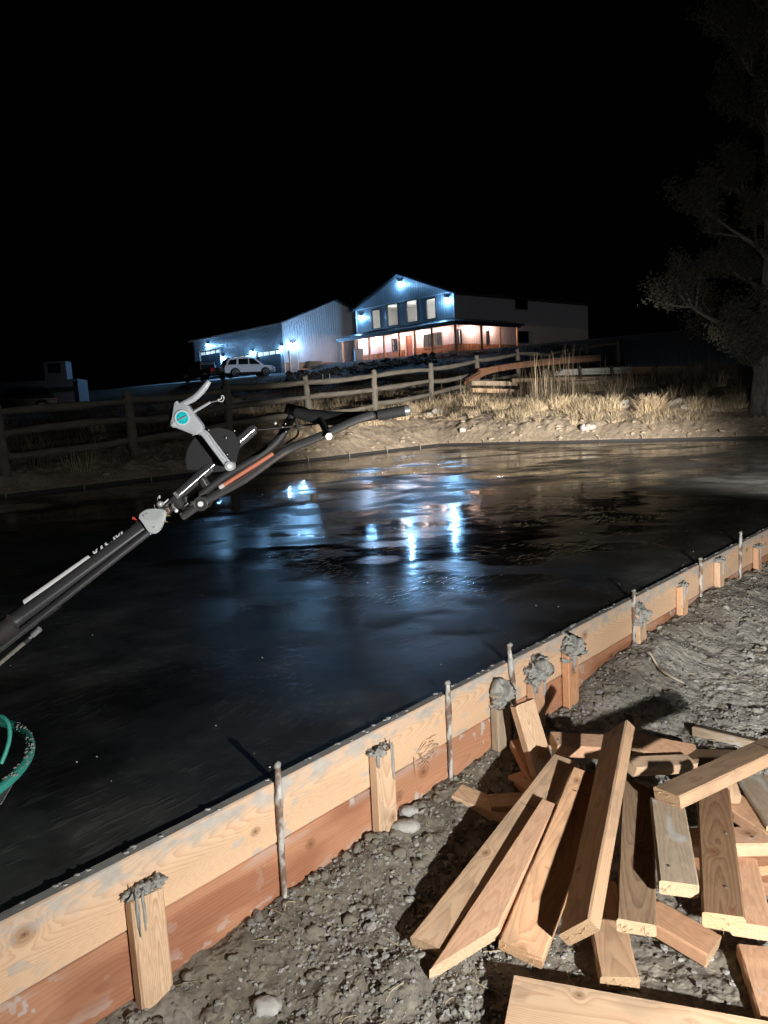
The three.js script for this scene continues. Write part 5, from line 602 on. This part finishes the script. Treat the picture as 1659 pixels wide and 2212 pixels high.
{
  const h = thing('garage', [-9.11, 4.98, -78.6], HT, 'long metal garage with three dark overhead doors and blue white wall lamps', 'garage');
  const W = 17.7, E = 4.87, PK = 7.4, Dp = 13.9, doors = [[-16.4, 3.5, -12.0], [-10.75, 2.36, -6.2], [-4.9, 2.42, -0.52]];
  mesh('front_wall', wall(poly([-W, 0], [0, 0], [0, E], [-W, E]), doors.map(([a, t, b]) => [a, 0.003, b, t])), charcoal, h);
  const gable = mesh('gable_wall', wall(poly([-Dp, 1.0], [0, 1.0], [0, E], [-Dp / 2, PK], [-Dp, E]), []), pale, h); gable.rotation.y = -Math.PI / 2; gable.position.x = -0.15;
  mesh('wainscot', merge([box(0.16, 1.0, Dp - 1.7, -0.06, 0.5, -1.65 - (Dp - 1.7) / 2), box(0.16, 1.0, 0.6, -0.06, 0.5, -0.31), box(0.5, 1.0, 0.06, -0.24, 0.5, 0.032), box(1.1, 1.0, 0.06, -5.55, 0.5, 0.032)]), cedar, h); mesh('trim_band', box(0.03, 0.06, Dp, 0.03, 1.03, -Dp / 2), std([0.5, 0.5, 0.5], 0.5), h);
  mesh('corner_trim', box(0.1, E, 0.1, 0, E / 2, 0), std([0.5, 0.52, 0.54], 0.5), h); mesh('rear_wall', box(W, E, 0.15, -W / 2, E / 2, -Dp), pale, h); const ge = mesh('gable_wall', wall(poly([-Dp, 0], [0, 0], [0, E], [-Dp / 2, PK], [-Dp, E]), []), charcoal, h); ge.rotation.y = -Math.PI / 2; ge.position.x = -W;
  const slope = Math.atan2(PK - E, Dp / 2), sl = Math.hypot(PK - E, Dp / 2) + 0.4; for (const s of [-1, 1]) { const r = mesh('roof', box(W + 0.7, 0.12, sl), roofMat, h); r.position.set(-W / 2, PK - Math.sin(slope) * sl / 2 + 0.1, -Dp / 2 + s * Math.cos(slope) * sl / 2); r.rotation.x = s * slope; }
  mesh('eave_trim', box(W + 0.7, 0.16, 0.05, -W / 2, E - 0.09, 0.4), std([0.3, 0.32, 0.34], 0.5), h);
  const litPane = new THREE.MeshStandardMaterial({ color: C(0.8, 0.8, 0.7), emissive: C(0.78, 0.9, 0.82), emissiveIntensity: 0.75, roughness: 0.3 }), dimPane = new THREE.MeshStandardMaterial({ color: C(0.8, 0.8, 0.7), emissive: C(0.75, 0.75, 0.6), emissiveIntensity: 0.4, roughness: 0.3 }), doorMat = std([0.035, 0.04, 0.05], 0.4, 0.2);
  doors.forEach(([a, t, b], i) => { const d = mesh('overhead_door', box(b - a, 0.06, 0.06, (a + b) / 2, 0.03, -0.1), trim, h), n = i ? 4 : 5, ph = (t - 0.06) / n; for (let k = 0; k < n; k++) mesh('door_panel', rbox(b - a, ph - 0.012, 0.05, 0.012, (a + b) / 2, 0.06 + (k + 0.5) * ph, -0.1), doorMat, d); for (let k = 0; k < 4; k++) { const w = (b - a) / 4; mesh('window_pane', box(w - 0.2, 0.34, 0.02, a + w * (k + 0.5), t - 0.28, -0.068), i ? litPane : dimPane, d); } mesh('door_frame', merge([box(0.12, t + 0.06, 0.06, a - 0.06, t / 2 + 0.03, 0.033), box(0.12, t + 0.06, 0.06, b + 0.06, t / 2 + 0.03, 0.033), box(b - a, 0.12, 0.06, (a + b) / 2, t + 0.06, 0.033)]), std([0.28, 0.29, 0.3], 0.5), d); });
  const wd = mesh('side_door', box(0.08, 2.1, 0.9, 0.04, 1.05, -1.13), std([0.3, 0.24, 0.19], 0.5), h); mesh('door_frame', merge([box(0.1, 2.2, 0.08, 0.05, 1.1, -0.64), box(0.1, 2.2, 0.08, 0.05, 1.1, -1.62), box(0.1, 0.1, 1.06, 0.05, 2.2, -1.13)]), std([0.6, 0.6, 0.6], 0.5), wd); mesh('handle', rbox(0.06, 0.05, 0.12, 0.01, 0.1, 1.0, -0.8), std([0.5, 0.5, 0.5], 0.3, 0.8), wd);
  wallLamp(h, -14.4, 3.95, 0, 0.8); wallLamp(h, -11.45, 2.3, 0, 0.75); wallLamp(h, -5.6, 2.36, 0, 0.85); wallLamp(h, -0.26, 2.4, 0, 0.7); wallLamp(h, 0, 2.66, -1.13, 1.2, 1);
  // what stands in the gap between garage and house
  const ap = new THREE.PlaneGeometry(19, 9.5, 24, 16); ap.rotateX(-Math.PI / 2); ap.translate(-8.6, 0, 4.75); h.updateMatrixWorld(true); ap.applyMatrix4(h.matrixWorld); const q = ap.attributes.position; for (let i = 0; i < q.count; i++) q.setY(i, groundHeight(q.getX(i), -q.getZ(i)) + 0.05); ap.computeVertexNormals(); structure('concrete_apron', ap, std([0.34, 0.34, 0.35], 0.8));
}
// ------------------------------------------------------------------ things round the garage
{
  const car = (name, label, pos, turn, paint, truck) => {
    const g = thing(name, pos, turn, label, truck ? 'pickup' : 'car'), L = truck ? 5.6 : 4.75, body = new THREE.MeshPhysicalMaterial({ color: C(...paint), roughness: 0.35, clearcoat: 0.8, clearcoatRoughness: 0.08 }), tyreM = std([0.02, 0.02, 0.02], 0.85), rimM = std([0.35, 0.36, 0.38], 0.35, 0.7), win = std([0.01, 0.012, 0.015], 0.08), plastic = std([0.025, 0.025, 0.027], 0.6);
    const h = L / 2, ax = truck ? [-1.75, 1.85] : [-1.42, 1.42], R = 0.38, side = [[-h, 0.42], [-h + 0.02, 0.95], [-h + 0.12, 1.02], ...(truck ? [[0.0, 1.04]] : [[-0.9, 1.04]]), [0.9, 1.06], [h - 0.35, 0.98], [h - 0.06, 0.82], [h, 0.6], [h - 0.04, 0.36]];
    for (const x of [ax[1], ax[0]]) { side.push([x + 0.47, 0.34]); for (let k = 0; k <= 10; k++) { const a = k / 10 * Math.PI; side.push([x + Math.cos(a) * 0.45, 0.38 + Math.sin(a) * 0.45]); } side.push([x - 0.47, 0.34]); }
    const ex = (pts, w, b) => { const e = new THREE.ExtrudeGeometry(poly(...pts), { depth: w - 2 * b, bevelEnabled: true, bevelThickness: b, bevelSize: b * 0.7, bevelOffset: -b * 0.7, bevelSegments: 3 }); e.translate(0, 0, -w / 2 + b); return e; };
    mesh('body', ex(side, 1.9, 0.09), body, g);
    const cab = truck ? [[-0.75, 1.02], [-0.62, 1.72], [-0.45, 1.8], [0.75, 1.8], [0.95, 1.74], [1.6, 1.02]] : [[-h + 0.1, 1.0], [-h + 0.42, 1.6], [-h + 0.62, 1.72], [-0.4, 1.78], [0.42, 1.72], [0.62, 1.64], [1.35, 1.03]];
    const cg = ex(cab, 1.66, 0.1), cp = cg.attributes.position; for (let i = 0; i < cp.count; i++) { const y = cp.getY(i); cp.setZ(i, cp.getZ(i) * (1.06 - 0.14 * sstep(1.0, 1.8, y))); } cg.computeVertexNormals(); mesh('cabin', cg, body, g);
    for (const s of [-1, 1]) { const wins = truck ? [[[-0.55, 1.12], [-0.48, 1.62], [0.1, 1.66], [0.1, 1.12]], [[0.18, 1.12], [0.18, 1.66], [0.72, 1.66], [1.3, 1.12]]] : [[[-2.05, 1.12], [-1.82, 1.52], [-1.15, 1.62], [-1.25, 1.12]], [[-1.05, 1.12], [-1.0, 1.62], [-0.12, 1.65], [-0.12, 1.12]], [[-0.03, 1.12], [-0.03, 1.65], [0.42, 1.6], [0.98, 1.12]]]; for (const w of wins) { const e = new THREE.ExtrudeGeometry(poly(...w), { depth: 0.01, bevelEnabled: false }), p = e.attributes.position; for (let i = 0; i < p.count; i++) p.setZ(i, s * (0.835 * (1.06 - 0.14 * sstep(1.0, 1.8, p.getY(i))) + 0.004 + p.getZ(i))); e.computeVertexNormals(); mesh('side_window', e, win, g); } mesh('mirror', rbox(0.18, 0.16, 0.22, 0.05, 0.95, 1.14, s * 1.0), body, g); mesh('sill', rbox(L - 2.4, 0.16, 0.06, 0.02, 0, 0.36, s * 0.93), plastic, g); for (const x of truck ? [0.0] : [-0.75, 0.2]) mesh('door_handle', rbox(0.16, 0.035, 0.03, 0.01, x, 0.98, s * 0.955), plastic, g); mesh('headlamp', rbox(0.3, 0.13, 0.3, 0.04, h - 0.17, 0.8, s * 0.76), std([0.5, 0.52, 0.55], 0.15, 0.2), g); mesh('tail_lamp', rbox(0.1, truck ? 0.32 : 0.16, 0.34, 0.03, -h + 0.04, 0.88, s * 0.76), std([0.4, 0.02, 0.02], 0.2), g); }
    mesh('rear_window', (() => { const e = rbox(0.03, 0.5, 1.3, 0.01); e.rotateZ(-0.48); e.translate(truck ? -0.7 : -h + 0.24, 1.36, 0); return e; })(), win, g); mesh('windscreen', (() => { const e = rbox(0.03, 0.78, 1.36, 0.01); e.rotateZ(0.86); e.translate(truck ? 1.28 : 1.0, 1.37, 0); return e; })(), win, g); mesh('bumper', rbox(0.14, 0.24, 1.8, 0.05, -h + 0.02, 0.48, 0), plastic, g); mesh('bumper', rbox(0.14, 0.24, 1.8, 0.05, h - 0.04, 0.46, 0), plastic, g); if (!truck) mesh('roof_rail', merge([rod(V(-1.6, 1.8, 0.62), V(0.2, 1.8, 0.62), 0.02), rod(V(-1.6, 1.8, -0.62), V(0.2, 1.8, -0.62), 0.02)]), plastic, g);
    for (const x of ax) for (const s of [-1, 1]) { const w = mesh('wheel', new THREE.CylinderGeometry(R, R, 0.24, 28).rotateX(Math.PI / 2), tyreM, g); w.position.set(x, R, s * 0.84); const sp = [new THREE.TorusGeometry(0.25, 0.03, 8, 24).translate(0, 0, s * 0.115)]; for (let k = 0; k < 5; k++) { const b = box(0.24, 0.06, 0.03, 0.12, 0, s * 0.122); b.rotateZ(k * 1.2566); sp.push(b); } mesh('rim', merge(sp), rimM, w); }
    return g;
  };
  const gy = (X, D) => groundHeight(X, D);
  car('parked_car', 'white crossover car parked before the garage doors', [-11.75, gy(-11.75, 71.5) + 0.05, -71.5], 0.46, [0.62, 0.74, 0.92]);
  const pk = car('pickup_truck', 'black pickup truck behind the white car, its tailgate toward it', [-16.0, gy(-16, 73) + 0.05, -73], 2.3, [0.012, 0.012, 0.014], true); mesh('reflector', rbox(0.03, 0.1, 0.2, 0.01, 2.83, 0.7, 0.5), std([0.9, 0.35, 0.05], 0.2), pk);
  car('parked_car', 'dark car in the unlit yard at the far left, showing one tail lamp', [-25.4, gy(-25.4, 55.5), -55.5], 3.5, [0.008, 0.008, 0.01]);
  const sh = thing('outbuilding', [-29, gy(-29, 64), -64], 0.1, 'pale low outbuilding with a square turret and a dark window at far left', 'outbuilding'), pw = std([0.05, 0.06, 0.09], 0.7);
  mesh('wall', box(8, 2.6, 3, 0.4, 1.0, -1.5), pw, sh); mesh('turret', box(1.75, 1.6, 1.6, 2.7, 3.0, -0.9), pw, sh); mesh('window', box(1.0, 0.75, 0.05, 2.65, 3.25, -0.09), blackGlass, sh); mesh('stripe', box(3.6, 0.5, 0.05, -1.2, 1.5, 0.02), std([0.05, 0.06, 0.1], 0.6), sh);
  const pal = thing('board_pile', [-5.9, gy(-5.9, 74), -74], 0.6, 'neat pile of grey boards on the ground outside the garage side door', 'boards'); for (let k = 0; k < 5; k++) for (let j = 0; j < 2; j++) mesh('board', rbox(2.0 - 0.15 * k, 0.09, 0.45, 0.01, 0.08 * hash(k, j, 2), 0.06 + k * 0.13, j * 0.5 - 0.25), greyBoard(), pal);
  function greyBoard() { return wood.grey[0]; }
  const cans = thing('utility_box', [-1.6, gy(-1.6, 75) , -75], 0.3, 'pale grey utility box in the gap between the garage and the house', 'box'); mesh('case', rbox(0.8, 1.1, 0.5, 0.05, 0, 0.55, 0), std([0.42, 0.46, 0.52], 0.5), cans); mesh('lid', rbox(0.86, 0.08, 0.56, 0.03, 0, 1.14, 0), std([0.3, 0.33, 0.38], 0.5), cans);
  const rub = []; seed = 71; for (let i = 0; i < 260; i++) { const X = rr(-7.5, 5), D = rr(63, 69) - Math.max(0, X) * 0.35, r = rr(0.06, 0.28) * (i % 3 ? 0.7 : 1), q = lump(r, 1.2, 0.8, 1, 0.8, i, 2); q.translate(X, gy(X, D) + r * 0.3, -D); rub.push(q); }
  tag(mesh('rubble', merge(rub), std([0.05, 0.042, 0.033], 0.95)), 'dark heap of rubble and dirt along the slope before the porch', 'rubble', null, 'stuff');
  const mk = std([0.6, 0.6, 0.58], 0.6); [[1015, 838, 52, 'pale survey stake standing left of its taller twin on the dark slope'], [1062, 836, 52, 'second pale survey stake on the dark slope below the rubble'], [1098, 831, 52, 'short pale stake with an orange tint, right of the two taller ones']].forEach(([x, y, d, label], i) => { const p = P((440 + x / 2.765) * 0.8641, (640 + y / 2.765) * 0.8641, d), gY = gy(p.x, d), m = mesh('marker_stake', rod(V(0, -0.2, 0), V(0, i === 2 ? 0.45 : 0.75, 0), 0.03, 0.025, 5), mk); m.position.set(p.x, gY, -d); tag(m, label, 'stake'); });
}
// ------------------------------------------------------------------ the big tree at the right edge
{
  const q0 = bankPoint(1645, 892), base = [q0.x, q0.y - 0.1, q0.z], t = thing('tree', base, 0, 'tall thinly leaved tree at the right edge of the picture, on the bank', 'tree');
  const barkTex = texture(256, 512, (u, v) => { const k = 0.5 + 0.9 * Math.abs(tfbm(u, v * 0.5, 10, 4, 501) - 0.5) * 2 + 0.4 * (tnoise(u * 24, v * 6, 24, 503) - 0.5); return [0.17 * k, 0.155 * k, 0.135 * k]; });
  const bark = new THREE.MeshStandardMaterial({ map: barkTex, bumpMap: barkTex, bumpScale: 0.05, roughness: 0.95 }), geos = [], tips = []; seed = 808;
  const limb = (p, d, len, r, lv) => {
    const pts = [p.clone()], n = 4; let q = p.clone(), e = d.clone();
    for (let i = 0; i < n; i++) { e.add(V(rr(-0.22, 0.22), rr(-0.12, 0.26), rr(-0.22, 0.22))).normalize(); q = q.clone().addScaledVector(e, len / n); pts.push(q); }
    geos.push(taper(pts, [r, r * 0.85, r * 0.6, r * 0.35], lv > 1 ? 4 : 6, lv > 1 ? 4 : 8));
    if (lv >= 2) for (let i = 1; i <= n; i++) tips.push([pts[i], e.clone()]);
    if (lv < 4) { const k = lv === 0 ? 9 : lv === 1 ? 6 : 4; for (let i = 0; i < k; i++) { const s = rr(0.25, 1) * n, j = Math.min(n - 1, Math.floor(s)), o = pts[j].clone().lerp(pts[j + 1], s - j), nd = e.clone().add(V(rr(-0.9, 0.9), rr(-0.35, 0.75), rr(-0.9, 0.9))).normalize(); limb(o, nd, len * rr(0.38, 0.6), r * 0.42, lv + 1); } }
  };
  const axis = [V(0, 0, 0), V(0.05, 1.2, 0), V(0.2, 2.6, -0.1), V(0.3, 4.5, -0.2), V(0.2, 7, -0.2), V(0.1, 10, 0), V(0, 12.5, 0)], ac = new THREE.CatmullRomCurve3(axis);
  const tg = taper(axis, [0.24, 0.19, 0.175, 0.165, 0.14, 0.1, 0.03], 16, 60), tp = tg.attributes.position, tu = tg.attributes.uv; for (let i = 0; i < tp.count; i++) { const y = tp.getY(i), k = 1 + 0.09 * (fbm(tp.getX(i) * 9, y * 3 + tp.getZ(i) * 9, 3, 5) - 0.5) + 0.3 * Math.exp(-y * 4); tp.setX(i, tp.getX(i) * k); tp.setZ(i, tp.getZ(i) * k); tu.setXY(i, tu.getY(i) * 2, tu.getX(i) * 7); } tg.computeVertexNormals(); mesh('trunk', tg, bark, t);
  for (let i = 0; i < 26; i++) { const h = 0.11 + 0.8 * i / 26, p = ac.getPoint(h), a = i * 2.4 + rr(-0.3, 0.3), up = lerp(0.15, 1.3, i / 26); limb(p, V(Math.cos(a), up, Math.sin(a)).normalize(), lerp(1.75, 1.6, i / 26) * rr(0.75, 1.15), lerp(0.075, 0.035, i / 26), 1); }
  mesh('branches', merge(geos), bark, t);
  const pos = [], nor = [], col = [], N = tips.length; let made = 0;
  for (let i = 0; i < N * 11 && made < 95000; i++) { const [p, e] = tips[i % N], c = p.clone().add(V(rr(-0.16, 0.16), rr(-0.16, 0.14), rr(-0.16, 0.16))), u = V(rr(-1, 1), rr(-1, 0.4), rr(-1, 1)).normalize(), s = V(rr(-1, 1), rr(-1, 1), rr(-1, 1)).cross(u).normalize(), l = rr(0.03, 0.062), w = l * 0.4; if (noise(c.x * 0.9, c.y * 0.9 + c.z, 9) < 0.28) continue; const a = c.clone().addScaledVector(u, -l), b = c.clone().addScaledVector(u, l), f = c.clone().addScaledVector(s, w), h = c.clone().addScaledVector(s, -w); for (const q of [a, f, b, a, b, h]) pos.push(q.x, q.y, q.z); const k = rr(0.6, 1.3), cc = rnd() < 0.35 ? [0.06 * k, 0.047 * k, 0.02 * k] : [0.04 * k, 0.045 * k, 0.02 * k]; for (let z = 0; z < 6; z++) col.push(...cc); made++; }
  const lg = new THREE.BufferGeometry(); lg.setAttribute('position', new THREE.Float32BufferAttribute(pos, 3)); lg.setAttribute('color', new THREE.Float32BufferAttribute(col, 3)); lg.computeVertexNormals();
  tag(mesh('crown', lg, new THREE.MeshPhysicalMaterial({ vertexColors: true, roughness: 0.9, transmission: 0.35, thickness: 0, side: THREE.DoubleSide }), t), null, null, null, 'stuff');
}
// ------------------------------------------------------------------ work lights outside the frame: a two headed stand behind the camera to the right, a lamp post at the side of the slab
{
  const steel = std([0.5, 0.4, 0.05], 0.5, 0.2), black = std([0.02, 0.02, 0.02], 0.5);
  const head = (g, S) => {
    const at = V(...S.at), to = V(...S.to), d = to.clone().sub(at).normalize(), l = at.clone().sub(g.position);
    const h = mesh('lamp_housing', box(0.15, 0.11, 0.08, 0, 0, -0.05), steel, g); h.position.copy(l); h.quaternion.setFromUnitVectors(V(0, 0, 1), d);
    mesh('lamp_glass', box(0.13, 0.09, 0.004, 0, 0, -0.006), new THREE.MeshStandardMaterial({ color: C(0.8, 0.8, 0.8), emissive: C(...S.color), emissiveIntensity: 3 }), h).castShadow = false;
    const L = new THREE.SpotLight(C(...S.color), S.I, 0, S.half, 1); L.position.copy(at).addScaledVector(d, 0.012); L.target.position.copy(to); L.castShadow = true; L.shadow.radius = 1.2; L.shadow.mapSize.set(2048, 2048); scene.add(L); scene.add(L.target);
  };
  const stand = (pos, h, label, lamps) => {
    const g = thing('work_light', pos, 0, label, 'work light');
    mesh('mast', rod(V(0, 0.25, 0), V(0, h, 0), 0.016), black, g); mesh('cross_bar', rod(V(-0.16, h, 0), V(0.16, h, 0), 0.014), black, g);
    for (let k = 0; k < 3; k++) { const a = k * 2.094 + 0.5; mesh('leg', rod(V(0, 0.45, 0), V(Math.cos(a) * 0.4, 0, Math.sin(a) * 0.4), 0.012), steel, g); }
    for (const S of lamps) head(g, S);
  };
  stand([1.15, -0.44, 0.32], 0.95, 'two headed work light on a low tripod stand by the lumber pile', [FLOOD, REACH]);
  stand([6.55, -0.36, -2.38], 1.3, 'single headed work light on a stand to the right of the slab', [THROW]);
}
renderer.render(scene, camera);
